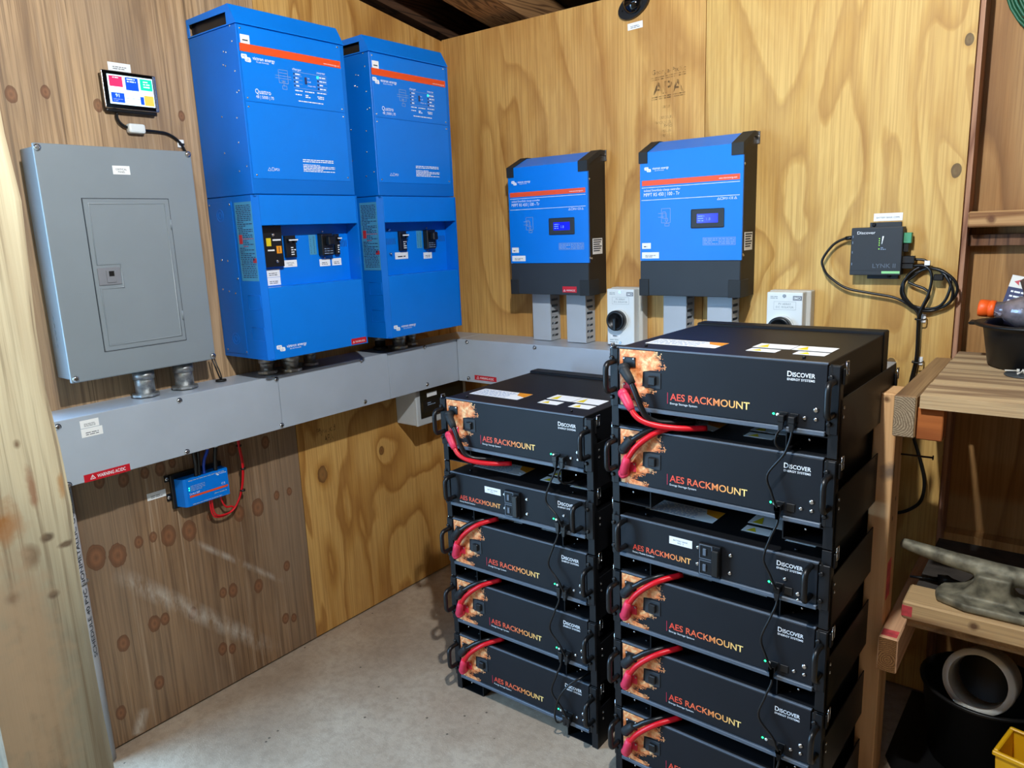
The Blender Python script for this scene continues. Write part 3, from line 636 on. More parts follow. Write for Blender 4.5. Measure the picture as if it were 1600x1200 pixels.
    lines(b, .232, .262, .272, .292, 3, y-.0224, 'soft_print', 31, fill=.5, th=.25)
    for z in (.3375, .2630): screw(t, .247, z, y, .003, 'steel')
    for i in range(6): flat(t, 'vent_slot', .301+i*.006, .3025+i*.006, .291, .311, y, 'card_navy', .0003)
    victron_logo(t, .0205, .028, .098, -d-.0004)
    if first:
        o = flat(t, 'warning_label', .2790, .3370, .0045, .0215, -d, 'warn_red')
        txt(o, 'WARNING AC/DC', .2935, .0085, -d-.0009, 'white_print', w=.038, h=.0058); bars(o, [(.284, .0085, .2905, .0085), (.2905, .0085, .28725, .014), (.28725, .014, .284, .0085)], -d-.0009, 'white_print', .0008)
    return t
lower_box(-.9936, 'blue breaker box with yellow and orange tags in its recess, nearer the grey panel', True)
lower_box(-.5611, 'blue breaker box without coloured tags, nearer the room corner', False)
k = 0
for (xx, yy, rr, m) in ((.073, -.910, .024, 'galv'), (.108, -.853, .026, 'galv'), (.080, -.765, .021, 'galv'), (.050, -.449, .021, 'black_plastic'), (.095, -.405, .025, 'galv'), (.083, -.336, .020, 'galv')):
    pos = ('first', 'second', 'third')[k % 3]; wh = 'nearer the grey panel' if k < 3 else 'nearer the corner'; k += 1
    t = thing('conduit_fitting', f'{pos} conduit fitting under the blue breaker box {wh}', 'conduit', (xx, yy, TZ), 0, 'conduit fittings under the blue breaker boxes')
    G().cyl((0, 0, 0), (0, 0, QZ-TZ+.001), rr*.86, 18).obj('tube', m, t)
    G().lathe([(rr*.86, .0005), (rr*1.2, .0005), (rr*1.2, .008), (rr*.9, .010)], n=10, smooth=False).obj('locknut', m, t)
    G().lathe([(rr*.88, .03), (rr, .032), (rr, .048), (rr*.88, .05)], n=18).obj('collar', 'galv', t)
# ---- wire troughs
def cover_screw(t, x, z, y):
    screw(t, x, z, y, .0062, 'steel', 'screw', .0035)
    key = 'keyh'
    if key not in _txt:
        _txt[key] = G().tube([(.0068*math.cos(a), -.0006, .0068*math.sin(a)) for a in np.linspace(-.6, 2.2, 9)], .0009, 5).mesh('keyhole'); _txt[key].materials.append(MATS['ink'])
    o = bpy.data.objects.new('keyhole', _txt[key]); COL.objects.link(o); o.parent = t; o.location = (x+.001, y, z)
Y0 = -1.5134
t = thing('wire_trough', 'long grey steel wire trough along the left wall under the blue boxes', 'cable trough', (0, Y0, .7841), LW)
TD, TH = .1383, .1544; TL = -.1598-Y0
G().box(0, TL+.158, -TD+.003, -.0002, .0, TH-.002, .001).obj('body', 'grey_paint', t)
xa = 0
for xb in (.5900, 1.0140, TL-.0008):
    G().box(xa+.0006, xb-.0006, -TD, -TD+.003, -.0005, TH, .0008).obj('cover', 'grey_paint', t); xa = xb
G().box(.0006, TL-.0008, -TD+.003, -TD+.012, TH-.002, TH, .0005).obj('top_lip', 'grey_paint', t)
for x in (.008, .2945, .5835, .8995, 1.1860):
    cover_screw(t, x, .1415+x*.005, -TD); cover_screw(t, x+.002, .0035+x*.010, -TD)
sticker(t, .0553, .0968, .1255, .1440, -TD, rows=3, seed=13); sticker(t, .0550, .1025, .1040, .1243, -TD-.0003, rows=2, seed=14)
o = flat(t, 'warning_label', .0453, .1515, -.0015, .0165, -TD, 'warn_red')
txt(o, 'WARNING AC/DC', .0745, .0035, -TD-.0009, 'white_print', w=.066, h=.0078, bold=True)
bars(o, [(.059, .0035, .070, .0035), (.070, .0035, .0645, .0125), (.0645, .0125, .059, .0035), (.0645, .0055, .0645, .0095)], -TD-.0009, 'white_print', .0012)
t = thing('wire_trough', 'shorter grey steel wire trough along the back wall behind the batteries', 'cable trough', (.1383, 0, .7841), 0)
TB = .1598; TE = 1.42
G().box(.0008, TE, -TB+.003, -.0002, 0, TH-.002, .001).obj('body', 'grey_paint', t)
for xa, xb in ((.0008, .66), (.66, TE)):
    G().box(xa+.0006, xb-.0006, -TB, -TB+.003, -.0005, TH, .0008).obj('cover', 'grey_paint', t)
G().box(.0008, TE, -TB+.003, -TB+.012, TH-.002, TH, .0005).obj('top_lip', 'grey_paint', t)
for x in (.048, .3493, .646, .9): cover_screw(t, x, .1435, -TB); cover_screw(t, x, .0117, -TB)
o = flat(t, 'warning_label', .0785, .1795, .0100, .0272, -TB, 'warn_red')
txt(o, 'WARNING AC/DC', .104, .0145, -TB-.0009, 'white_print', w=.064, h=.0075, bold=True)
bars(o, [(.089, .0145, .100, .0145), (.100, .0145, .0945, .0235), (.0945, .0235, .089, .0145)], -TB-.0009, 'white_print', .0012)
# ---- small breaker enclosure under the trough
t = thing('breaker_enclosure', 'small grey plastic breaker enclosure with dark window under the trough', 'breaker box', (0, -.352, .6480), LW)
G().box(.0, .262, -.098, -.0002, .0, .1358, .004, 2).obj('base', 'box_grey', t)
G().box(-.002, .264, -.108, -.096, -.001, .1358, .004, 2).obj('front_frame', 'box_grey', t)
w = G().box(.016, .246, -.1105, -.107, .024, .128, .002).obj('window', 'dark_window', t)
flat(w, 'label_strip', .050, .100, .098, .113, -.1105, 'paper'); G().box(.03, .13, -.111, -.1105, .044, .085).obj('breaker_row', 'black_plastic', w)
lines(w, .05, .09, .066, .080, 2, -.1112, 'soft_print', 15, th=.4)
# ---- controller under the trough, its leads
t = thing('controller', 'small blue controller with orange stripe hanging under the left trough', 'controller', (0, -1.1828, .6090), LW)
G().box(-.024, .130, -.012, -.0002, -.006, .092, .002).obj('mounting_base', 'black_plastic', t)
G().prism([(-.0145, -.012), (-.006, -.040), (.001, -.0450), (.1250, -.0450), (.1265, -.012)], .0, .0785, 'z').obj('case', 'blue', t)
for z in (.030, .083): screw(t, -.031, z, -.004, .0055, 'steel', h=.005)
G().box(-.036, -.024, -.004, -.0002, .020, .040).box(-.036, -.024, -.004, -.0002, .074, .092).obj('mounting_ear', 'black_plastic', t)
y = -.0454
flat(t, 'orange_stripe', .0065, .1215, .0245, .0300, y, 'stripe_orange', .0003)
txt(t, 'Cerbo GX', .0065, .0325, y, 'white_print', w=.030, h=.0048); victron_logo(t, .090, .0665, .031, y, False)
lines(t, .012, .054, .041, .058, 4, y, 'soft_print', 16, th=.35); lines(t, .078, .116, .013, .018, 1, y, 'soft_print', 17); lines(t, .008, .115, .0695, .0745, 1, y, 'soft_print', 18, th=.5); lines(t, .012, .118, .0015, .006, 1, y, 'soft_print', 19, th=.5)
txt(t, 'C E', .103, .0345, y, 'white_print', h=.0055)
for z in (.0465, .0525): G().lathe([(.0016, 0), (.001, -.0008)], (.0075, y, z), 8, 'y').obj('led', 'led_green', t)
o = sticker(None, 0, .0515, 0, .0197, -.0003, rows=2, seed=20, name='paper_label'); o.location = (0, -1.27, .6455); o.rotation_euler[2] = LW
tag(o, 'white paper label on the wall left of the small blue controller', 'label')
def lead(name, label, cat, pts, r, mat, parts=(), n=8, group=None, smooth=6):
    t = thing(name, label, cat, (0, 0, 0), 0, group)
    for p in (pts if isinstance(pts[0][0], (list, tuple)) else [pts]): G().tube(p, r, n, smooth=smooth).obj('lead', mat, t)
    for f in parts: f(t)
    return t
zt_ = .7845
red = [(.030, -1.0055, zt_), (.028, -1.000, .72), (.026, -.9955, .68), (.024, -.9975, .645), (.022, -1.003, .612), (.022, -1.014, .583), (.022, -1.034, .556), (.022, -1.064, .542), (.022, -1.096, .546), (.024, -1.1085, .567), (.026, -1.1105, .607)]
red2 = [(x+.004, y-.0045 if i < 7 else y+.004, z-.002 if i < 7 else z+.004) for i, (x, y, z) in enumerate(red)]; red3 = [(x-.003, y+.003, z) for x, y, z in red[:7]]+[(.022, -1.046, .562), (.024, -1.062, .566), (.025, -1.073, .585), (.026, -1.0775, .607)]
def ties(t):
    for (yy, z) in ((-1.001, .735), (-.9965, .664), (-1.006, .600)): G().lathe([(.006, -.0025), (.0078, -.0025), (.0078, .0025), (.006, .0025)], (.026, yy, z), 10).obj('cable_tie', 'black_plastic', t)
lead('red_leads', 'bundle of red leads looping from trough to blue controller', 'cable', [red, red2, red3], .0026, 'cable_red', [ties])
for (ya, yb, m, lb, rr) in ((-1.152, -1.148, 'cable_black', 'thick black leads from trough into the controller top', .006), (-1.140, -1.139, 'cable_black', 'black lead beside the connector above the controller', .005), (-1.112, -1.124, 'cable_blue', 'blue lead bending from trough into the controller', .0042), (-1.088, -1.090, 'cable_black', 'right black lead with white tag above the controller', .006)):
    o = lead('controller_lead', lb, 'cable', [(.05, ya, zt_+.0), (.05, ya, .755), (.046, yb, .725), (.040, yb, .689)], rr, m)
    if 'blue' in lb or 'tag' in lb: G().lathe([(rr*1.1, -.008), (rr*1.25, -.008), (rr*1.25, .008), (rr*1.1, .008)], (.05, ya+(.0 if 'tag' in lb else .0), .766), 10).obj('cable_marker', 'paper', o)
# ---- pvc conduit on the left wall
t = thing('pvc_conduit', 'light grey plastic conduit running down the wall beside the timber post', 'conduit', (0, -1.478, 0), LW)
G().cyl((0, -.022, 0), (0, -.022, .7839), .021, 20).obj('pipe', 'pvc', t)
o = txt(t, 'SCHEDULE 40 PVC NONMETALLIC CONDUIT', .011, .30, -.0412, 'ink', w=.46, h=.011); o.rotation_euler = (0, R(-90), R(28)); o.location = (.0115, -.0415, .305)
G().tube([(.024*math.cos(a), -.022-.023*math.sin(a), .503) for a in np.linspace(-.2, math.pi+.2, 13)], .0022, 6).obj('strap', 'galv', t)
screw(t, .027, .508, -.0005, .004, 'steel', h=.004)
# ================================================================ devices on the back wall
def mppt(x0, z0, label, red=True):
    t = thing('charge_controller', label, 'charge controller', (x0, 0, z0), 0, 'blue solar charge controllers on the back wall')
    w, d, zf, zr = .313, .1122, .4165, .4500
    G().prism([(-.0002, .0), (-d+.006, 0), (-d+.006, zf-.004), (-.032, zr-.003), (-.0002, zr-.003)], .004, w-.002, 'x').obj('body', 'mppt_side', t)
    G().prism([(-d, .1040), (-d, zf), (-.034, zr), (-.034, zr-.004), (-d+.007, zf-.003), (-d+.007, .1040)], .002, w+.0015, 'x').obj('front_cover', 'blue', t)
    G().box(.002, w-.001, -d, -d+.008, .0, .1030, .0015).obj('lower_cover', 'dark_slate', t)
    for (xa, xb) in ((-.001, .0265), (w-.032, w+.002)):
        G().prism([(-d-.003, .386), (-d-.003, zf+.0015), (-.034, zr+.003), (-.0005, zr+.003), (-.0005, zr-.012), (-.034, zr-.012), (-d+.012, zf-.010), (-d+.012, .386)], xa, xb, 'x').obj('corner_cap', 'mppt_cap', t)
    for (xa, xb) in ((-.001, .031), (w-.034, w+.002)): G().box(xa, xb, -d-.003, -d+.06, -.001, .049, .0012).obj('corner_cap', 'mppt_cap', t)
    G().box(w-.010, w+.006, -.004, -.0002, zr-.03, zr+.004, .001).obj('wall_bracket', 'steel', t)
    screw(t, w-.001, zr-.010, -.004, .004, 'steel', h=.004)
    y = -d-.0004
    st = flat(t, 'orange_stripe', .0085, .3055, .3218, .3368, -d, 'stripe_orange', .0004); txt(st, 'www.victronenergy.com', .246, .3262, y-.0004, 'white_print', w=.052, h=.0045)
    bars(t, [(.0085, .3162, .3055, .3162), (.0075, .2806, .3055, .2806)], y, 'white_print', .0012)
    victron_logo(t, .0165, .3655, .078, y)
    txt(t, 'isolated SmartSolar charge controller', .0150, .3050, y, 'white_print', w=.116, h=.0062); txt(t, 'MPPT RS 450 | 100 - Tr', .0145, .2910, y, 'white_print', w=.114, h=.0098)
    bars(t, [(.242, .2705, .249, .2705), (.249, .2705, .2455, .2765), (.2455, .2765, .242, .2705)]+rect(.2515, .2705, .259, .2765)+[(.291, .2705, .298, .2705), (.298, .2705, .2945, .2765), (.2945, .2765, .291, .2705)], y, 'white_print', .0009)
    txt(t, 'IP21', .2605, .2705, y, 'white_print', h=.0055, w=.012); txt(t, 'CE', .2765, .2705, y, 'white_print', h=.0058, w=.0115)
    bars(t, rect(.072, .2135, .100, .2540)+[(.062, .2405, .080, .2405), (.062, .2300, .080, .2300), (.080, .2405, .088, .2405), (.088, .2405, .088, .222)]+rect(.076, .2255, .085, .2450)+rect(.0845, .2180, .0920, .2260)+rect(.083, .2040, .0965, .2110)+[(.088, .218, .088, .211)], y, 'soft_print', .0010)
    b = G().box(.1648, .2630, -d-.0015, -d, .1947, .2478, .0025, 2).obj('display_bezel', 'dark_slate', t)
    flat(b, 'display', .1828, .2455, .2090, .2340, -d-.0016, 'lcd', .0003); lines(b, .186, .205, .212, .231, 3, -d-.0022, 'lcd_text', 71, th=.4); txt(b, '1.8', .212, .2155, -d-.0022, 'lcd_text', h=.008)
    bars(t, rect(.2014, .1469, .2966, .1675), y, 'soft_print', .0009); lines(t, .2035, .245, .1485, .166, 4, y, 'soft_print', 72, th=.4); lines(t, .2475, .295, .1485, .166, 4, y, 'soft_print', 73, th=.4)
    sticker(t, .0085, .0372, .1390, .1562, -d, rows=1, seed=74); sticker(t, .0080, .0642, .1105, .1288, -d, rows=2, seed=75)
    if red:
        o = flat(t, 'warning_label', .2114, .2660, .0085, .0282, -d-.0, 'warn_red'); txt(o, 'WARNING DC', .2265, .0125, -d-.0009, 'white_print', w=.034, h=.0058); bars(o, [(.2155, .0125, .2225, .0125), (.2225, .0125, .219, .0185), (.219, .0185, .2155, .0125)], -d-.0009, 'white_print', .0009)
    lb = G().box(w-.002, w-.0012, -.083, -.024, .1290, .1790).obj('rating_label', 'paper', t, 'white rating plate')
    for i in range(6): 
        z = .172-i*.0068; G().quad((w-.0010, -.079, z), (w-.0010, -.028-(i % 3)*.006, z), (w-.0010, -.028-(i % 3)*.006, z+.0035), (w-.0010, -.079, z+.0035)).obj('fine_print', 'ink', lb)
    for (dy, z) in ((.090, .1165), (.105, .119), (.104, .362)):
        o = screw(t, w-.0018 if dy < .1 else w+.0016, z, -dy, .0038, 'steel', h=.002); o.rotation_euler[2] = R(90)
    return t
mppt(.3644, 1.1025, 'blue solar charge controller with red sticker on its black base, nearer the corner', True)
mppt(.8588, 1.1081, 'blue solar charge controller without red sticker, above the taller battery stack', False)
def duct(x0, ztop, label):
    t = thing('slotted_duct', label, 'cable duct', (x0, 0, TZ), 0, 'slotted wiring ducts under the charge controllers')
    w, d, h = .0755, .062, ztop-TZ
    G().box(0, w, -d, -d+.002, .0, h, .0006).obj('cover', 'duct_grey', t)
    G().box(.002, w-.002, -.0025, -.0002, 0, h).obj('base', 'duct_grey', t)
    for s, xx in ((0, .0015), (1, w-.0035)):
        G().box(xx, xx+.002, -d+.002, -d+.010, 0, h).obj('side_rim', 'duct_grey', t); G().box(xx, xx+.002, -.014, -.0025, 0, h).obj('side_rim', 'duct_grey', t)
        z = .0
        while z < h:
            G().box(xx, xx+.002, -d+.010, -.014, z, min(h, z+.0125)).obj('finger', 'duct_grey', t); z += .0205
    return t
duct(.4142, 1.1022, 'left slotted grey duct under the charge controller nearer the corner'); duct(.5560, 1.1022, 'right slotted grey duct under the charge controller nearer the corner')
duct(.9128, 1.1078, 'left slotted grey duct under the charge controller above the taller stack'); duct(1.0545, 1.1078, 'right slotted grey duct under the charge controller above the taller stack')
def isolator(x0, label):
    t = thing('isolator_switch', label, 'switch', (x0, 0, .9395), 0, 'solar isolator switches on the back wall')
    w, h = .098, .182
    G().box(-.004, w+.012, -.036, -.0002, .0005, h+.002, .003, 2).obj('base', 'iso_base', t)
    G().box(0, w, -.070, -.034, .002, h, .003, 2).obj('cover', 'iso_grey', t)
    y = -.0704
    for z in (.172, .010): G().lathe([(.005, -.001), (.005, .002)], (.048, y, z), 12, 'y').obj('screw_well', 'steel', t)
    lg = flat(t, 'maker_mark', .0715, .0955, .160, .1725, -.070, 'latch_grey', .0004); txt(lg, 'IMO', .0835, .1628, -.0710, 'iso_grey', w=.018, h=.0072, bold=True, align='CENTER')
    txt(t, 'PV ARRAY', .050, .1470, y, 'pale_ink', w=.034, h=.0052, align='CENTER'); txt(t, 'D.C. ISOLATOR', .050, .1385, y, 'pale_ink', w=.048, h=.0052, align='CENTER')
    bars(t, rect(.020, .134, .080, .156), y, 'pale_ink', .0005)
    lines(t, .010, .030, .163, .172, 2, y, 'pale_ink', 81, th=.35); lines(t, .010, .042, .008, .022, 2, y, 'pale_ink', 82, th=.3)
    G().lathe([(.035, .0), (.035, -.006), (.033, -.007)], (.043, -.070, .083), 28, 'y').obj('dial_collar', 'iso_grey', t)
    kb = G().lathe([(.0325, 0), (.0325, -.016), (.030, -.019), (.024, -.019), (.023, -.012), (.002, -.012)], (.043, -.077, .083), 28, 'y').obj('knob', 'black_plastic', t)
    G().box(.0375, .0485, -.101, -.088, .052, .092, .002).obj('grip', 'black_plastic', kb); G().box(.0415, .0445, -.1016, -.1009, .084, .090).obj('pointer', 'mppt_cap', kb)
    sticker(t, .014, .046, .026, .038, -.070, rows=1, seed=83)
    return t
isolator(.7175, 'white isolator switch with black knob between the two charge controllers'); isolator(1.2330, 'white isolator switch half hidden behind the tallest black battery')
# ---- small wall items
t = thing('round_sensor', 'black oval wall sensor at the very top of the back wall', 'sensor', (.786, 0, 1.962), 0)
g = G(); pts = [(.043*math.cos(a)*(1+.18*abs(math.cos(a)))*(1 if True else 1), .036*math.sin(a)+.012*math.cos(a)) for a in np.linspace(0, 2*math.pi, 28)[:-1]]
g.prism(pts, -.012, -.0002, 'y').obj('plate', 'black_plastic', t); G().lathe([(.03, -.012), (.028, -.022), (.018, -.030), (.004, -.032)], (0, 0, .004), 24, 'y').obj('dome', 'glass_black', t)
for x in (-.036, .036): screw(t, x, x*.3, -.012, .003, 'black_metal')
o = sticker(None, 0, .0505, 0, .0190, -.0003, rows=2, seed=84, name='paper_label'); o.location = (.762, 0, 1.8955); o.rotation_euler[1] = R(-2); tag(o, 'white paper label just below the round black wall sensor', 'label')
o = sticker(None, 0, .068, 0, .0195, -.0003, words=['BATTERY BANK COMS'], name='paper_label'); o.location = (1.482, 0, 1.304); tag(o, 'white paper label above the dark grey gateway box', 'label')
# lumber stamp printed on the sheet
st = [('APA', .845, 1.700, .100, .034, True), ('Georgia-Pacific', .842, 1.757, .110, .013, True), ('348', .880, 1.603, .030, .011, False), ('PS1-19', .875, 1.588, .030, .008, False), ('PRP-132', .874, 1.576, .034, .008, False), ('EXPOSURE 1', .868, 1.628, .050, .008, False), ('GROUP', .876, 1.658, .026, .008, False), ('THICKNESS', .850, 1.614, .055, .008, False)]
n = NT('stamp_ink'); n.out(lin((104, 78, 46)), .8); n.set(n.b.inputs['Alpha'], n.ramp(n.noise(n.mapping((160, 160, 30)), 1, 3, .6), [(.42, (.05, .05, .05)), (.62, (.75, .75, .75))]))
ws = bpy.data.objects.get('plywood_sheet.002')
for (s_, x, z, w_, h_, bd) in st: txt(ws, s_, x, z, -.0003, 'stamp_ink', w=w_, h=h_, bold=bd)
bars(ws, [(.841, 1.747, .952, 1.752), (.841, 1.741, .952, 1.746), (.843, 1.692, .950, 1.695), (.843, 1.686, .950, 1.689)], -.0003, 'stamp_ink', .003, 'stamp_rule')
wf = bpy.data.objects.get('plywood_sheet.001')
for (s_, yy, z, w_, h_) in (('Plywood', -.705, .690, .075, .020), ('APA', -.68, .66, .04, .022)):
    o = txt(wf, s_, 0, 0, 0, 'stamp_ink', w=w_, h=h_, bold=True); o.location = (.0003, yy, z); o.rotation_euler = (0, 0, LW)
# ---- gateway
t = thing('gateway_box', 'dark grey battery gateway with green plug on the back wall', 'gateway', (1.4400, 0, 1.1675), 0)
w, h, d = .1215, .1215, .045
G().box(0, w, -d, -.008, 0, h, .002, 2).obj('case', 'dark_slate', t); G().box(.006, w-.006, -.008, -.0002, .004, h-.004).obj('back_plate', 'black_metal', t)
for z0, z1, sx in ((h-.002, h+.012, .045), (-.012, .002, .088)): b = G().box(.035, .110, -.006, -.0002, z0, z1, .001).obj('mounting_tab', 'dark_slate', t); screw(b, sx, (z0+z1)/2+.001, -.006, .005, 'black_metal', h=.004)
y = -d-.0003
G().box(0, w, -d-.0003, -d, .0118, .0124).obj('groove', 'black_plastic', t)
txt(t, 'Discover', .0145, .1050, y, 'white_print', w=.043, h=.0072); txt(t, 'LYNK II', .0550, .0190, y, 'lip_grey', w=.054, h=.0105, bold=True)
flat(t, 'green_strip', .0770, .1195, .0045, .0105, -d, 'strip_green', .0004)
for i in range(5): G().lathe([(.0013, 0), (.0008, -.0006)], (.0680, y, .0930-i*.0055-(.004 if i == 4 else 0)), 8, 'y').obj('led', 'led_small', t)
G().quad((.0735, y, .079), (.0745, y, .079), (.0785, y, .099), (.0745, y, .099)).obj('level_mark', 'white_print', t); lines(t, .072, .084, .064, .0715, 2, y, 'soft_print', 86)
G().box(w, w+.018, -.034, -.016, .080, .106, .001).obj('terminal_plug', 'term_green', t); G().box(w, w+.012, -.030, -.008, .058, .08, .001).obj('port', 'black_plastic', t)
G().box(w, w+.028, -.036, -.018, .030, .048, .001).obj('plug', 'black_plastic', t); G().box(w, w+.026, -.034, -.016, .016, .029, .001).obj('plug', 'black_plastic', t)
for zz in (.1, .085, .06, .03): flat(t, 'port_mark', .004, .005, zz-.004, zz+.002, -d, 'soft_print', .0003)
yb = -.018
def w_(pts): return [(x, yb+dy, z) for x, z, dy in pts]
t = lead('gateway_cable', 'black cable sweeping from the left side of the gateway down to the wall clip', 'cable', w_([(1.438, 1.264, -.005), (1.4201, 1.2623, -.004), (1.3906, 1.2461, -.006), (1.3655, 1.2081, -.008), (1.3700, 1.183, -.008), (1.3861, 1.1600, -.006), (1.4286, 1.1314, -.004), (1.4887, 1.1189, -.002), (1.5468, 1.1085, -.002), (1.5853, 1.0869, 0), (1.6030, 1.0690, 0), (1.606, 1.03, .004), (1.606, .96, .006), (1.598, .90, .004), (1.585, .80, .004), (1.57, .60, .004)]), .0034, 'cable_black')
G().cyl((1.440, yb-.005, 1.2640), (1.421, yb-.004, 1.2624), .0055, 8).obj('plug_boot', 'black_plastic', t)
lp = []
for i in range(54):
    a = 1.9+i/53*2*math.pi*3.15; rr = 1+.10*math.sin(i*.31+1)
    lp.append((1.624+.056*rr*math.cos(a)+.004*math.sin(i), yb-.004-.006*math.sin(i*.7), 1.134+.053*rr*math.sin(a)))
t = lead('gateway_cable', 'coiled black cable loops hanging right of the gateway', 'cable', [(1.588, yb-.008, 1.2065), (1.6104, yb-.006, 1.2044), (1.622, yb-.008, 1.192)]+lp+[(1.626, yb-.006, 1.125), (1.613, yb-.003, 1.0816), (1.608, yb, 1.05), (1.609, yb+.004, .96), (1.603, yb+.002, .90), (1.592, yb+.002, .80), (1.575, yb+.002, .60)], .0034, 'cable_black', smooth=3)
G().box(1.612, 1.624, yb-.013, yb-.004, 1.192, 1.203).obj('cable_marker', 'paper', t); G().box(1.634, 1.656, yb-.016, yb-.002, 1.154, 1.170, .002).obj('cable_tie', 'black_plastic', t)
t = lead('gateway_cable', 'black cable dropping from the lower gateway plug to the wall clip', 'cable', [(1.585, yb-.007, 1.190), (1.612, yb-.010, 1.190), (1.629, yb-.012, 1.170), (1.627, yb-.010, 1.127), (1.611, yb-.008, 1.08), (1.606, yb-.006, 1.05), (1.607, yb-.004, .96), (1.600, yb-.004, .90), (1.588, yb-.004, .80), (1.57, yb-.003, .62)], .0034, 'cable_black')
for z, lb in ((1.055, 'upper white adhesive cable clip under the coiled cable'), (.944, 'lower white adhesive cable clip on the back wall')):
    t = thing('cable_clip', lb, 'clip', (1.610, 0, z), 0, 'adhesive cable clips on the back wall')
    G().box(-.010, .010, -.004, -.0002, -.011, .011, .001).obj('pad', 'paper', t); G().tube([(-.012, -.004, 0), (-.010, -.030, 0), (0, -.034, 0), (.010, -.030, 0), (.012, -.004, 0)], .0018, 5, smooth=3).obj('tie', 'black_plastic', t)

# ================================================================ battery stacks
HB, HC, OFF, BW, BD = .17916, .16612, .0295, .4387, .429
STK = {'L': ((.5943, -.7179), .0025), 'R': ((1.1469, -.7494), -.0283)}
_m = {}
def share(key, fn, mat):
    if key not in _m: _m[key] = fn().mesh(key.split('|')[0]); _m[key].materials.append(MATS[mat])
    return _m[key]
def part(t, name, key, fn, mat, loc=(0, 0, 0), label=None):
    o = link(name, share(key, fn, mat), None, t, label); o.location = loc; return o
def handle_g(): return G().tube([(0, .0, .031), (0, -.022, .031), (0, -.031, .0285), (0, -.036, .020), (0, -.0365, 0), (0, -.036, -.020), (0, -.031, -.0285), (0, -.022, -.031), (0, 0, -.031)], .0062, 10, smooth=3)
def ear_g(z0, z1):
    g = G(); m = (z0+z1)/2
    return g.box(-.0215, -.0012, -.003, 0, z0, z1, .0012)
def flame_g(h):
    rnd = random.Random(12); g = G(); pts = []
    def prof(s):     # s 0 top .. 1 bottom : right edge of the print
        for (a, b, c, d) in ((0, .090, .30, .104), (.30, .104, .36, .060), (.36, .060, .63, .058), (.63, .084, .74, .076), (.74, .060, .82, .046), (.82, .038, .9, .034), (.9, .055, 1, .070)):
            if s <= c: return b+(d-b)*(s-a)/(c-a)
        return .07
    N = 90
    rows = []
    for i in range(N+1):
        s = i/N; x = prof(s)+((.008 if i % 2 else -.012)*rnd.uniform(.1, 1) if not .34 < s < .62 else 0); z = -.004-s*(h-.012)
        xl = .0035 if s < .86 else .0035+(.010 if i % 2 else .0)*rnd.uniform(.2, 1)
        rows.append((g.bm.verts.new((xl, -.0022, z)), g.bm.verts.new((x, -.0022, z))))
    for A, B in zip(rows, rows[1:]): g.bm.faces.new((A[0], A[1], B[1], B[0]))
    for i in range(70):
        s = rnd.choice((rnd.uniform(0, .32), rnd.uniform(.66, .98))); x = prof(s)+rnd.uniform(.002, .012); z = -.004-s*(h-.012); r = rnd.uniform(.0008, .0030); a = rnd.uniform(0, 6)
        g.bm.faces.new([g.bm.verts.new((x+r*math.cos(a+k*2.1)*(1.6 if k == 0 else .8), -.0023, z+r*math.sin(a+k*2.1))) for k in range(3)])
    bmesh.ops.triangulate(g.bm, faces=g.bm.faces[:]); return g
def top_labels(t, d0=0):
    l = G().box(.027, .192, .066, .136, 0, .0004); o = link('top_label', share('tlabel', lambda: G().box(.027, .192, .066, .136, 0.0002, .0006), 'paper'), None, t, 'white data label with orange corner')
    link('orange_corner', share('tcorner', lambda: G().prism([(.148, .136), (.192, .136), (.192, .095), (.160, .108)], .0006, .0008, 'z'), 'orange_tag'), None, o)
    def fp():
        g = G(); rnd = random.Random(9)
        for i in range(9):
            y = .072+i*.0065; x = .033
            while x < .14:
                w = rnd.uniform(.004, .016); g.quad((x, y, .0008), (x+w, y, .0008), (x+w, y+.0028, .0008), (x, y+.0028, .0008)); x += w+.004
        return g
    link('fine_print', share('tprint', fp, 'soft_print'), None, o)
    for (x0, x1, y0, y1) in ((.252, .330, .114, .166), (.332, .410, .114, .166), (.257, .317, .066, .100), (.351, .411, .066, .102)):
        k = 'wl%d%d' % (x0*1000, y0*1000)
        o = link('warning_label', share(k, lambda: G().box(x0, x1, y0, y1, .0002, .0006), 'paper'), None, t)
        link('hazard_mark', share(k+'m', lambda: G().prism([(x0+.008, y0+.006), (x0+.030, y0+.006), (x0+.019, y1-.006)], .0006, .0008, 'z'), 'yellow_tag'), None, o)
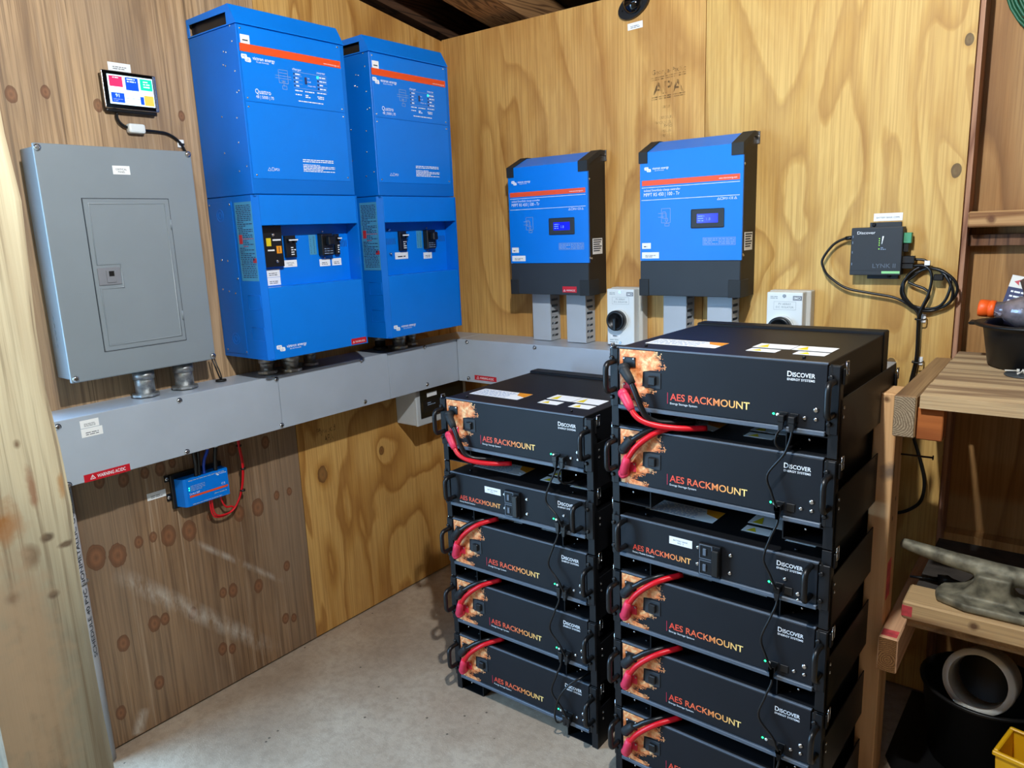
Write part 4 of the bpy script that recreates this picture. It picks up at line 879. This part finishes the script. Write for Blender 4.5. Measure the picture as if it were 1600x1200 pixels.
def battery(loc, rz, zt, label, comb=False, bank=None):
    """front-left-top corner of the body is the origin; front faces -y"""
    h = .1366 if not comb else .0966
    t = thing('battery_module' if not comb else 'battery_combiner', label, 'battery' if not comb else 'combiner box', (loc[0], loc[1], zt), rz, 'black rack batteries' if not comb else 'battery combiner boxes')
    k = '|%d' % comb
    part(t, 'case', 'case'+k, lambda: G().box(0, BW, .002, BD, -h, 0, .0015), 'black_metal')
    part(t, 'rear_flange', 'rear'+k, lambda: G().box(-.002, BW+.002, BD-.042, BD+.002, -h+.002, .006, .0025), 'black_metal')
    part(t, 'front_panel', 'front'+k, lambda: G().box(.001, BW-.001, -.002, .002, -h+.010, -.003, .0008), 'panel_black')
    part(t, 'top_edge', 'tedge'+k, lambda: G().box(.0, BW, -.0015, .004, -.0028, .0006, .0006), 'lip_grey')
    part(t, 'lower_lip', 'llip'+k, lambda: G().box(.0, BW, -.006, .002, -h, -h+.009, .0012), 'lip_grey')
    for (x, y) in ((.05, .03), (.385, .03), (.05, .40), (.385, .40)): part(t, 'lid_screw', 'lid', lambda: G().lathe([(.0035, 0), (.0035, .004), (.002, .005)], n=8), 'black_plastic', (x, y, 0))
    top_labels(t)
    z0, z1 = (-.1325, -.004) if not comb else (-h+.002, -.002)
    for side in (0, 1):
        ex = 0 if side == 0 else BW+.0227
        e = part(t, 'rack_ear', 'ear'+k, lambda: ear_g(z0, z1), 'rack_black', (ex, 0, 0))
        zs = (-.025, -.1125) if not comb else (-.020, -.076)
        for z in zs:
            part(e, 'slot', 'slot', lambda: G().box(-.0185, -.0145, -.0033, -.0028, -.014, .014), 'black_plastic', (0, 0, z+(.010 if z > -.06 else -.006)))
            part(e, 'ear_screw', 'escrew', lambda: G().lathe([(.0052, 0), (.0050, -.003), (.003, -.0048)], n=12, axis='y'), 'black_plastic', (-.0165, -.003, z))
    hz = -.0635 if not comb else -.040
    for hx in ((-.0105, BW+.0115) if not comb else (.014, BW-.014)): part(t, 'handle', 'handle', handle_g, 'black_plastic', (hx, -.002, hz))
    y = -.0026
    def T(s, x, z, w, h_, m, b=False): return txt(t, s, x, z, y, m, w=w, h=h_, bold=b)
    if not comb:
        T('AES RACKMOUNT', .1245, -.1042, .1708, .0145, 'gradient_letters', True); T('Energy Storage System', .1245, -.1130, .0610, .0042, 'white_print')
        part(t, 'divider', 'divider', lambda: bars_g([(.1186, -.1125, .1186, -.0885)], y, .0008), 'boot_red')
        bx, bz = .3660, -.0300
        part(t, 'flame_print', 'flamep', lambda: flame_g(h), 'flame')
        pb = part(t, 'switch_recess', 'swrec', lambda: G().box(.0640, .1028, -.0040, -.0021, -.0835, -.0490, .0008), 'dark_slate')
        part(pb, 'switch', 'sw', lambda: G().box(.076, .094, -.012, -.004, -.076, -.056, .002), 'black_plastic')
        for z, m in ((-.030, 'black_plastic'), (-.0865, 'boot_red')): part(t, 'terminal_plate', 'tplate'+m, lambda: G().box(.012, .043, -.005, -.0022, -.012, .010, .001), m, (0, 0, z)); 
        for x, z in ((.016, -.023), (.039, -.023), (.016, -.080), (.039, -.080), (.022, -.1285)): screw(t, x, z, -.005 if z > -.12 else -.0022, .0028, 'steel', h=.002)
        lz = -.1055; sc2 = ((.4205, -.0893, .0052), (.4010, -.1066, .0040), (.4209, -.1071, .0040)); px = ((.362, -.1075), (.382, -.1085)); lx = .3424
    else:
        T('AES RACKMOUNT', .0330, -.0740, .1425, .0125, 'gradient_letters', True); T('Battery Module Combiner', .0330, -.0815, .055, .0040, 'white_print')
        bx, bz = .3590, -.0245
        sticker(t, .1240, .1778, -.0374, -.0200, -.0021, words=['BATTERY BANK', bank])
        br = part(t, 'main_breaker', 'mbr', lambda: G().box(.1964, .2450, -.012, -.002, -.0845, -.0150, .001), 'black_metal')
        for z in (-.0480, -.0830): part(br, 'breaker_window', 'mbw', lambda: G().frame(.1995, .2280, 0, .0320, .0016, -.0135, -.012).box(.2075, .2150, -.0150, -.012, .008, .024, .001), 'lip_grey', (0, 0, z))
        part(br, 'breaker_handle', 'mbh', lambda: G().box(.2300, .2460, -.024, -.012, -.078, -.020, .002), 'black_plastic')
        for x, z in ((.1912, -.0302), (.1906, -.0680), (.2632, -.0302), (.2625, -.0697)): screw(t, x, z, -.002, .0045, 'steel', h=.003)
        lz = -.0650; sc2 = ((.3760, -.0505, .0040), (.4022, -.0750, .0048), (.4026, -.0874, .0036)); px = ((.366, -.0690), (.384, -.0740)); lx = .3446
    T('D', bx, bz, .0085, .0100, 'white_print', True); T('ISCOVER', bx+.0098, bz, .0410, .0080, 'white_print', True); T('ENERGY SYSTEMS', bx, bz-.0075, .0505, .0042, 'white_print', True)
    part(t, 'status_led', 'led', lambda: G().lathe([(.0022, 0), (.0015, -.001)], n=10, axis='y'), 'led_green', (lx, -.002, lz))
    screw(t, lx+.0078, lz-.001, -.002, .0034, 'white_plug', h=.0015)
    for x, z, r in sc2: screw(t, x, z, -.002, r, 'steel', h=.003)
    for x, z in px: part(t, 'data_port', 'port', lambda: G().box(-.008, .008, -.004, -.002, -.008, .008, .0006), 'black_plastic', (x, 0, z))
    return t
def bars_g(segs, y, w):
    g = G()
    for (xa, za, xb, zb) in segs: g.box(min(xa, xb)-w/2, max(xa, xb)+w/2, y, y+.0004, min(za, zb), max(za, zb))
    return g
def bracket(loc, rz, z0, h, label):
    """stacking bracket: two channel feet, side plates, front flanges, latches; origin at base"""
    t = thing('stacking_bracket', label, 'rack bracket', (loc[0], loc[1], z0), rz, 'black stacking brackets')
    k = '|%d' % (h*1000)
    for side in (0, 1):
        sg = 1 if side == 0 else -1; ox = 0 if side == 0 else BW
        X = lambda a, b: (min(ox+sg*a, ox+sg*b), max(ox+sg*a, ox+sg*b))
        f = part(t, 'foot_channel', 'foot%d' % side, lambda: G().box(*X(-.021, .0744), .006, BD-.004, 0.0002, .002).box(*X(-.021, .0744), .006, BD-.004, .0375, .0395).box(*X(.0722, .0744), .006, BD-.004, .002, .0375), 'rack_black')
        part(t, 'side_plate', 'side%d' % side+k, lambda: G().box(*X(-.0215, -.0195), .006, BD-.004, .0002, min(.111, h-.06)).box(*X(-.0215, -.0195), .006, .022, .0002, h-.003), 'rack_black')
        part(t, 'front_flange', 'flange%d' % side+k, lambda: G().box(*X(-.0215, -.0035), .002, .006, .0002, h-.003, .0005), 'rack_black')
        screw(f, ox+sg*.03, .0290, .008, .0025, 'steel')
        for ly in (0, BD-.030):
          lt = part(t, 'latch', 'latch%d' % side, lambda: G().box(*X(-.0265, -.0225), .010, .026, 0, .030, .001), 'black_metal', (0, ly, h-.040 if ly == 0 else .060))
          part(lt, 'latch_loop', 'loop%d' % side, lambda: G().tube([(ox+sg*-.0275, .012, .018), (ox+sg*-.0275, .012, .043), (ox+sg*-.0275, .024, .043), (ox+sg*-.0275, .024, .018)], .0016, 6, closed=True), 'chrome', (0, 0, 0))
        for z in (h*.42, h*.52):
            o = screw(t, ox-sg*.0215, z, .030, .0034, 'steel', h=.0018); o.rotation_euler[2] = R(-90*sg)
    return t
def loc2w(o, a, y, z): return o.matrix_world @ Vector((a, y, z))
def power(bat, kind, color, label):
    """battery lead with an angled boot on the front terminal"""
    t = thing('battery_cable', label, 'cable', bat.location, bat.rotation_euler[2], 'battery power cables')
    red = color == 'red'; m = 'cable_red' if red else 'cable_black'; bm = 'boot_red' if red else 'mppt_cap'
    zt = -.0890 if red else -.0330
    key = 'pw%s%s' % (kind, color)
    if kind == 'down':
        b0, b1 = (.020, -.017, zt-.010), ((.040, -.024, zt-.034) if red else (.041, -.024, zt-.032))
        path = [b1, (.053, -.026, -.140), (.072, -.024, -.152), (.105, -.016, -.160), (.150, .004, -.164), (.190, .035, -.165)] if red else [b1, (.056, -.027, -.092), (.068, -.026, -.120), (.079, -.022, -.141), (.098, -.010, -.153), (.130, .012, -.156), (.16, .04, -.157)]
    else:
        b0, b1 = (.019, -.017, zt-.012), ((.031, -.024, zt+.022) if red else (.038, -.022, zt+.010))
        path = [b1, (.040, -.025, -.054), (.054, -.024, -.034), (.076, -.019, -.013), (.104, -.006, .006), (.14, .030, .016)] if red else [b1, (.052, -.020, -.014), (.070, -.014, -.001), (.094, -.002, .010), (.125, .035, .015)]
    part(t, 'conductor', key+'c', lambda: G().tube(path, .0064, 10, smooth=4), m)
    d = (Vector(b1)-Vector(b0)).normalized(); e = Vector(b1)+d*.010
    part(t, 'boot', key+'b', lambda: G().tube([Vector(b0)-d*.004, Vector(b0)+d*.006, Vector(b1)-d*.004, e], [.0085, .0112, .0100, .0078], 10).lathe([(.0105, .012), (.0115, .002), (.0112, -.006), (.006, -.009)], (b0[0], -.016, b0[2]), 14, 'y'), bm)
    return t
def plug(t, x, z, y=-.004, mat='black_plastic'):
    p = part(t, 'data_plug', 'dplug', lambda: G().box(-.0065, .0065, -.017, 0, -.008, .005, .0012).prism([(-.005, -.008), (.005, -.008), (.003, -.024), (-.003, -.024)], -.016, -.006, 'y'), mat, (x, y, z)); return p
def data_cable(bat, pts, label, plugs, r=.0026):
    t = thing('data_cable', label, 'cable', bat.location, bat.rotation_euler[2], 'black data cables between the batteries')
    G().tube(pts, r, 7, smooth=5).obj('lead', 'cable_black', t)
    for (x, z) in plugs: plug(t, x, z)
    return t
ORD = ('top', 'second', 'third', 'fourth', 'fifth', 'bottom')
for s_, nlev in (('L', 5), ('R', 6)):
    (loc, rz) = STK[s_]; which = 'shorter left stack' if s_ == 'L' else 'taller right stack'
    seq = ['b', 'b', 'c', 'b', 'b', 'b'] if s_ == 'R' else ['b', 'c', 'b', 'b', 'b']
    zb = 0; L_ = []
    for kd in seq[::-1]:
        H = HC if kd == 'c' else HB; L_.append((kd, zb, H)); zb += H
    L_ = L_[::-1]; bats = []
    for i, (kd, z0, H) in enumerate(L_):
        nm = 'bottom' if i == nlev-1 else ORD[i]
        bracket(loc, rz, z0, H, f'black steel stacking bracket holding the {nm} unit of the {which}')
        if kd == 'b': bt = battery(loc, rz, z0+H, f'black rack battery with flame print, {nm} unit of the {which}')
        else: bt = battery(loc, rz, z0+H-OFF, f'slim black combiner box with breaker and white label in the {which}', True, 'NO. 1' if s_ == 'L' else 'NO. 2')
        bats.append((bt, kd, z0+H-(OFF if kd == 'c' else 0), nm))
        if kd == 'b':
            kind = 'down' if i == 0 else 'up'
            for c_ in ('black', 'red'):
                power(bt, kind, c_, f'{c_} power cable on the {nm} battery of the {which}')
    # data cables, daisy chained down the right side
    for i in range(nlev-1):
        (b0, k0, za, n0), (b1, k1, zb_, n1) = bats[i], bats[i+1]
        dz = zb_-za
        p0 = (.382, -.1085) if k0 == 'b' else (.366, -.0690); p1 = (.362, -.1075) if k1 == 'b' else (.384, -.0740)
        if s_ == 'L': p0 = (.364, -.1075) if k0 == 'b' else (.366, -.069); p1 = (.382, -.1085) if k1 == 'b' else (.384, -.074)
        if s_ == 'R' and i % 2: p0 = (.362, -.1075) if k0 == 'b' else (.384, -.074); p1 = (.382, -.1085) if k1 == 'b' else (.366, -.069)
        sw = -.026 if s_ == 'L' else (-.020 if i < 1 else -.022)
        ze = dz+p1[1]
        pts = [(p0[0], -.015, p0[1]-.020), (p0[0], -.018, p0[1]-.034), (p0[0]+sw*.5, -.022, p0[1]*.62+ze*.38), (min(p0[0], p1[0])+sw, -.024, p0[1]*.36+ze*.64), (p1[0]+sw*.55, -.024, ze+.030), (p1[0]-.004, -.023, ze+.010), (p1[0], -.021, ze+.001)]
        data_cable(b0, pts, f'black data cable linking {n0} and {n1} units of the {which}', [p0, (p1[0], ze)])
    bt = bats[0][0]
    q = .362 if s_ == 'R' else .384
    data_cable(bt, [(q, -.015, -.128), (q-.006, -.022, -.142), (q-.007, -.020, -.160), (q+.004, -.008, -.172), (q+.016, .03, -.168), (q+.02, .10, -.165)], f'short black data cable curling under the top unit of the {which}', [(q, -.1075)])
    if s_ == 'L':
        bt = bats[-1][0]
        data_cable(bt, [(.364, -.012, -.126), (.352, -.024, -.128), (.350, -.030, -.10), (.366, -.030, -.045), (.392, -.020, -.005), (.415, .0, .012), (.43, .05, .018)], 'black data cable arching up from the bottom battery of the shorter left stack', [(.372, -.1085)])
# ================================================================ shelf on the right and what stands on it
sp = [(1.625, -.45, .935, .010, (84, 52, 32)), (1.640, -.45, .775, .024, (104, 92, 84)), (1.646, -.40, .70, .008, (70, 44, 34)), (1.646, -.42, .66, .008, (70, 44, 34))]
lumber('shelf_post_wood', (222, 176, 124), (200, 150, 100), 'z', 12, 12, spots=sp)
lumber('beam_wood', (164, 132, 92), (112, 84, 58), 'y', 13, 9); endgrain('end_grey', (178, 160, 132), (104, 88, 70), (1.645, -.50, .900))
endgrain('end_brown', (150, 108, 66), (84, 54, 30), (1.67, -.50, .36), 2)
lumber('board_wood', (200, 168, 122), (136, 104, 74), 'x', 15, 9, spots=[(1.82, -.45, .466, .012, (80, 50, 34))]); lumber('shelf_board', (202, 176, 136), (136, 110, 84), 'x', 16, 11)
lumber('ledger_wood', (178, 104, 52), (140, 76, 36), 'x', 17, 10)
t = thing('workbench', 'rough timber bench with one corner post beside the tall battery stack', 'bench', (0, 0, 0))
pst = G().box(1.6030, 1.6470, -.452, -.363, 0, .948, .002).obj('post', 'shelf_post_wood', t)
G().box(1.6470, 1.6474, -.44, -.40, .47, .56).obj('paint_mark', 'red_paint', pst)
bm_ = G().box(1.6480, 1.6900, -.498, -.004, .869, .957, .003).obj('side_beam', 'beam_wood', t)
G().box(1.6495, 1.6875, -.4992, -.498, .8715, .9545).obj('end_grain', 'end_grey', bm_)
G().box(1.6905, 1.7380, -.487, -.440, .866, .9335, .002).obj('ledger_block', 'ledger_wood', t)
G().box(1.6930, 2.6, -.06, -.022, .846, .934, .002).obj('rear_ledger', 'beam_wood', t)
rnd = random.Random(5)
for (a, b) in ((-.500, -.375), (-.372, -.250), (-.247, -.120), (-.117, .05)):
    zz = lambda y: .9345+(y+.5)*.030
    g = G(); dx = rnd.uniform(-.006, .006); e = .094 if b > 0 else b
    if b > 0: g.prism([(a, zz(a)), (-.004, zz(-.004)), (-.004, zz(-.004)+.026), (a, zz(a)+.026)], 1.694+dx, 2.6, 'x')
    else: g.prism([(a, zz(a)), (b, zz(b)), (b, zz(b)+.026), (a, zz(a)+.026)], 1.694+dx, 2.6, 'x')
    g.obj('top_board', 'shelf_board', t)
lb_ = G().box(1.6482, 1.6880, -.498, -.004, .330, .4130, .003).obj('lower_beam', lumber('pink_beam', (218, 172, 132), (182, 134, 98), 'y', 18, 12), t)
G().box(1.6505, 1.6855, -.4992, -.498, .3325, .4105).obj('end_grain', 'end_brown', lb_); G().box(1.652, 1.684, -.49, -.46, .4130, .4134).obj('paint_mark', 'red_paint', lb_)
fb = G().box(1.6830, 2.6, -.45, -.352, .4425, .4850, .004).obj('lower_front_board', 'board_wood', t)
G().box(1.6826, 1.704, -.4505, -.449, .450, .476, .001).obj('paint_mark', 'red_paint', fb)
G().box(1.690, 2.6, -.351, -.004, .4550, .4700).obj('lower_panel', 'mat_dark', t)
G().box(1.690, 2.6, -.42, -.38, .4135, .4420).obj('lower_cleat', 'beam_wood', t)
for x in (2.555,): G().box(x, x+.04, -.45, -.361, 0, .846, .002).obj('post', 'shelf_post_wood', t)
t = thing('nail', 'long rusty nail sticking out of the bench post', 'nail', (1.6472, -.375, .797))
G().cyl((0, 0, 0), (.062, 0, .001), .0022, 8).obj('shank', 'rust_nail', t); G().cyl((.062, 0, .001), (.064, 0, .001), .0052, 10).obj('head', 'rust_nail', t)
# black cable loop hanging behind the bench post
lead('hanging_cable', 'black cable loop against the wall behind the bench post', 'cable', [(1.574, -.020, .86), (1.615, -.018, .74), (1.640, -.018, .66), (1.648, -.018, .61), (1.640, -.018, .565), (1.610, -.018, .535), (1.575, -.02, .52)], .0045, 'cable_black')
# boat cleat
t = thing('dock_cleat', 'large weathered metal boat cleat lying on the lower bench shelf', 'boat cleat', (0, 0, 0))
g = G().tube([(1.655, -.345, .578), (1.675, -.347, .575), (1.74, -.352, .567), (1.82, -.357, .560), (1.90, -.360, .556), (1.98, -.360, .556), (2.06, -.357, .560), (2.16, -.352, .568), (2.205, -.347, .574)], [.0110, .0140, .0175, .0205, .0225, .0225, .0205, .0170, .0120], 14, smooth=4)
pts = [(1.742, -.415), (1.735, -.385), (1.745, -.345), (1.80, -.318), (2.06, -.318), (2.12, -.345), (2.128, -.385), (2.12, -.415), (2.06, -.440), (1.80, -.440)]
g.prism(pts, .4858, .5040, 'z')
for m in (1, -1):
    f = lambda x: x if m == 1 else 3.862-x
    g.prism([(f(1.760), .498), (f(1.790), .513), (f(1.806), .535), (f(1.812), .560), (f(1.876), .560), (f(1.874), .530), (f(1.882), .515), (f(1.905), .498)], -.402, -.330, 'y')
c_ = g.obj('casting', 'cleat_metal', t)
md = c_.modifiers.new('remesh', 'REMESH'); md.mode = 'VOXEL'; md.voxel_size = .0042; md.use_smooth_shade = True
ms = c_.modifiers.new('smooth', 'SMOOTH'); ms.factor = .6; ms.iterations = 9
for x in (1.90, 1.985): G().lathe([(.007, .5036), (.007, .5043)], (x, -.415, 0), 12).obj('bolt_hole', 'black_plastic', t)
t = thing('black_tool', 'thin black hand tool lying beside the boat cleat', 'tool', (0, 0, 0))
G().tube([(1.672, -.300, .4775), (1.70, -.294, .4785), (1.728, -.289, .4800)], [.0025, .0040, .0065], 10).obj('shaft', 'black_plastic', t)
G().tube([(1.728, -.289, .4812), (1.748, -.285, .4822), (1.756, -.284, .4812), (1.79, -.290, .4780)], [.011, .0115, .0072, .0068], 12).obj('grip', 'black_rubber', t)
G().tube([(1.775+.014*math.cos(a), -.318+.012*math.sin(a), .4755) for a in np.linspace(0, 2*math.pi, 17)[:-1]], .0045, 8, closed=True).obj('ring', 'cable_blue' if False else 'galv', t)
for (x, y, a, lb) in ((1.735, -.13, .5, 'left dark wood splinter on the lower bench panel'), (1.84, -.16, -.6, 'right dark wood splinter on the lower bench panel')):
    o = G().prism([(-.022, -.004), (.0, -.007), (.024, -.002), (.006, .005)], .4702, .4755, 'z').obj('wood_splinter', 'brown_lump'); o.location = (x, y, 0); o.rotation_euler[2] = a
    tag(o, lb, 'splinter', 'splinters on the lower panel')
# tub with bottle and card on the bench
SZ = lambda y: .9345+(y+.5)*.030+.026
t = thing('plastic_tub', 'round black plastic tub full of odds and ends on the bench', 'tub', (1.862, -.128, SZ(-.21)+.0015))
def tubp(n=30):
    return G().lathe([(.083, .0), (.090, .004), (.104, .085), (.106, .092), (.122, .094), (.123, .099), (.105, .100), (.101, .094), (.099, .085), (.086, .010), (.080, .008)], n=36)
tubp().obj('bowl', 'tub_black', t)
G().box(-.133, -.098, -.022, .022, .092, .099, .003).obj('grip_lug', 'tub_black', t)
t = thing('plastic_bottle', 'clear plastic bottle with orange cap lying in the black tub', 'bottle', (1.748, -.135, 1.101), 0); t.rotation_euler = (0, R(4), R(-4))
G().lathe([(.017, .030), (.0185, .044), (.022, .052), (.034, .075), (.0365, .095), (.0335, .112), (.0365, .130), (.0365, .19), (.034, .20), (.01, .202)], n=28, axis='x').obj('shell', 'bottle_clear', t)
G().lathe([(.004, .046), (.016, .055), (.028, .078), (.031, .096), (.028, .112), (.031, .13), (.031, .188), (.004, .19)], n=20, axis='x').obj('contents', 'foil', t)
G().lathe([(.003, -.002), (.018, -.001), (.0195, .003), (.0195, .018), (.0185, .0185), (.0185, .0205), (.0195, .021), (.0195, .031), (.017, .032)], n=30, axis='x').obj('cap', 'cap_orange', t)
t = thing('product_card', 'navy and white printed card standing in the tub behind the bottle', 'card', (1.792, -.058, 1.055), 0); t.rotation_euler = (R(-12), R(11), R(-8))
G().box(-.018, .065, -.0012, 0, 0, .088).obj('lower_print', 'card_navy', t)
w_ = G().box(-.018, .065, -.0013, .0001, .088, .116).obj('top_band', 'card_white', t)
txt(w_, 'OPEN', .008, .098, -.0016, 'card_navy', h=.0065, w=.016, bold=True); G().quad((-.010, -.0016, .1015), (.002, -.0016, .094), (.000, -.0016, .1015), (.004, -.0016, .109)).obj('arrow', 'flag_red', w_)
for i, (s_, ww) in enumerate((('BEST VALUE', .030), ('EASY TO USE', .034), ('MADE BY EXPERTS', .046))): lines(t, -.010, -.010+ww+.02, .076-i*.011, .081-i*.011, 1, -.0015, 'white_print', 90+i, th=.8)
rnd = random.Random(8); g = G(); r = bmesh.ops.create_icosphere(g.bm, subdivisions=3, radius=1)
for v in r['verts']:
    c = v.co.copy(); k = 1+.18*math.sin(c.x*5+1)*math.sin(c.z*6)+rnd.uniform(-.05, .05); v.co = Vector((c.x*.05*k, c.y*.035*k, c.z*.05*k))
o = g.obj('rag_bundle', 'brown_lump'); o.location = (1.868, -.050, 1.142); tag(o, 'dark brown crumpled lump sticking out of the black tub', 'rag')
t = thing('plug_disc', 'small dark disc carrying white plastic plugs in front of the tub', 'disc', (1.851, -.238, SZ(-.238)+.001)); t.rotation_euler[0] = R(1.7)
G().lathe([(.036, 0), (.037, .001), (.036, .003)], n=28).obj('disc', 'dark_disc', t)
for (x, y, a) in ((-.024, .004, .2), (-.006, -.012, 1.2), (.006, .014, -.5), (.020, .0, 2.0)):
    d = Vector((math.cos(a), math.sin(a), 0))
    G().tube([Vector((x, y, .0075))-d*.012, Vector((x, y, .0075))+d*.010], .0018, 6).tube([Vector((x, y, .0075))+d*.010, Vector((x, y, .0075))+d*.015], .0042, 8).obj('plug', 'white_plug', t)
# under the bench
t = thing('black_bucket', 'wide black plastic bucket on the floor under the bench', 'bucket', (1.838, -.205, .0032))
G().lathe([(.105, .0005), (.112, .004), (.134, .190), (.140, .192), (.141, .200), (.134, .201), (.129, .192), (.108, .010), (.02, .008)], n=40).obj('shell', 'tub_black', t)
t = thing('pvc_coupling', 'short wide off-white pipe coupling resting on the black bucket', 'pipe fitting', (1.826, -.262, .236)); t.rotation_euler = (R(-18), 0, R(-8))
def ringp(pr): return G().lathe(pr+[pr[0]], n=40, axis='y')
G().lathe([(.061, -.012), (.074, -.012), (.0755, -.006), (.0755, .020), (.071, .024), (.071, .090), (.061, .090), (.059, .0), (.061, -.012)], n=44, axis='y').obj('collar', 'pvc_white', t)
n = t.children[0].data; bmx = bmesh.new(); bmx.from_mesh(n); bmesh.ops.delete(bmx, geom=[f for f in bmx.faces if len(f.verts) > 4], context='FACES'); bmx.to_mesh(n); bmx.free()
t = thing('yellow_bin', 'yellow plastic bin on the floor in front of the black bucket', 'bin', (1.985, -.462, 0)); t.rotation_euler[2] = R(-12)
G().prism([(-.080, 0), (.08, 0), (.095, .222), (-.095, .222)], -.052, -.048, 'y').prism([(-.080, 0), (.08, 0), (.095, .222), (-.095, .222)], .048, .052, 'y').box(-.08, .08, -.05, .05, .0005, .004).prism([(-.080, 0), (-.077, 0), (-.092, .222), (-.095, .222)], -.05, .05, 'y').prism([(.080, 0), (.077, 0), (.092, .222), (.095, .222)], -.05, .05, 'y').obj('wall', 'yellow_plastic', t)
G().frame(-.098, .098, 0, 0, 0, 0, 0) if False else None
G().box(-.100, .100, -.057, -.048, .214, .224, .002).box(-.100, .100, .048, .057, .214, .224, .002).box(-.100, -.091, -.048, .048, .214, .224, .002).box(.091, .100, -.048, .048, .214, .224, .002).obj('rim', 'yellow_plastic', t)
# coil of green cord at top right
t = thing('green_cord_coil', 'coil of green cord hanging on the outer wall at top right', 'cord', (1.832, .082, 1.862))
rnd = random.Random(2)
for k in range(7):
    rr = .098+k*.006; ph = rnd.uniform(0, 6)
    G().tube([((rr*.80+.004*math.sin(3*a+ph))*math.cos(a), -.006-.004*k % .02+.004*math.sin(2*a+ph), (rr*1.15+.004*math.cos(2*a+ph))*math.sin(a)) for a in np.linspace(0, 2*math.pi, 30)[:-1]], .0034, 6, closed=True).obj('turn', 'green_cable', t)
G().cyl((0, .0125, .108), (0, -.028, .110), .003, 8).obj('hook_nail', 'rust_nail', t)

o = G().prism([(1.652, -.33), (1.70, -.42), (2.4, -.42), (2.4, -.004), (1.655, -.004)], .0004, .003, 'z').obj('added_dark_sheet', 'black_rubber'); tag(o, 'flat black sheet added to darken the floor under the bench', 'mat')  # added sheet, stands in for the near-black floor below the bench
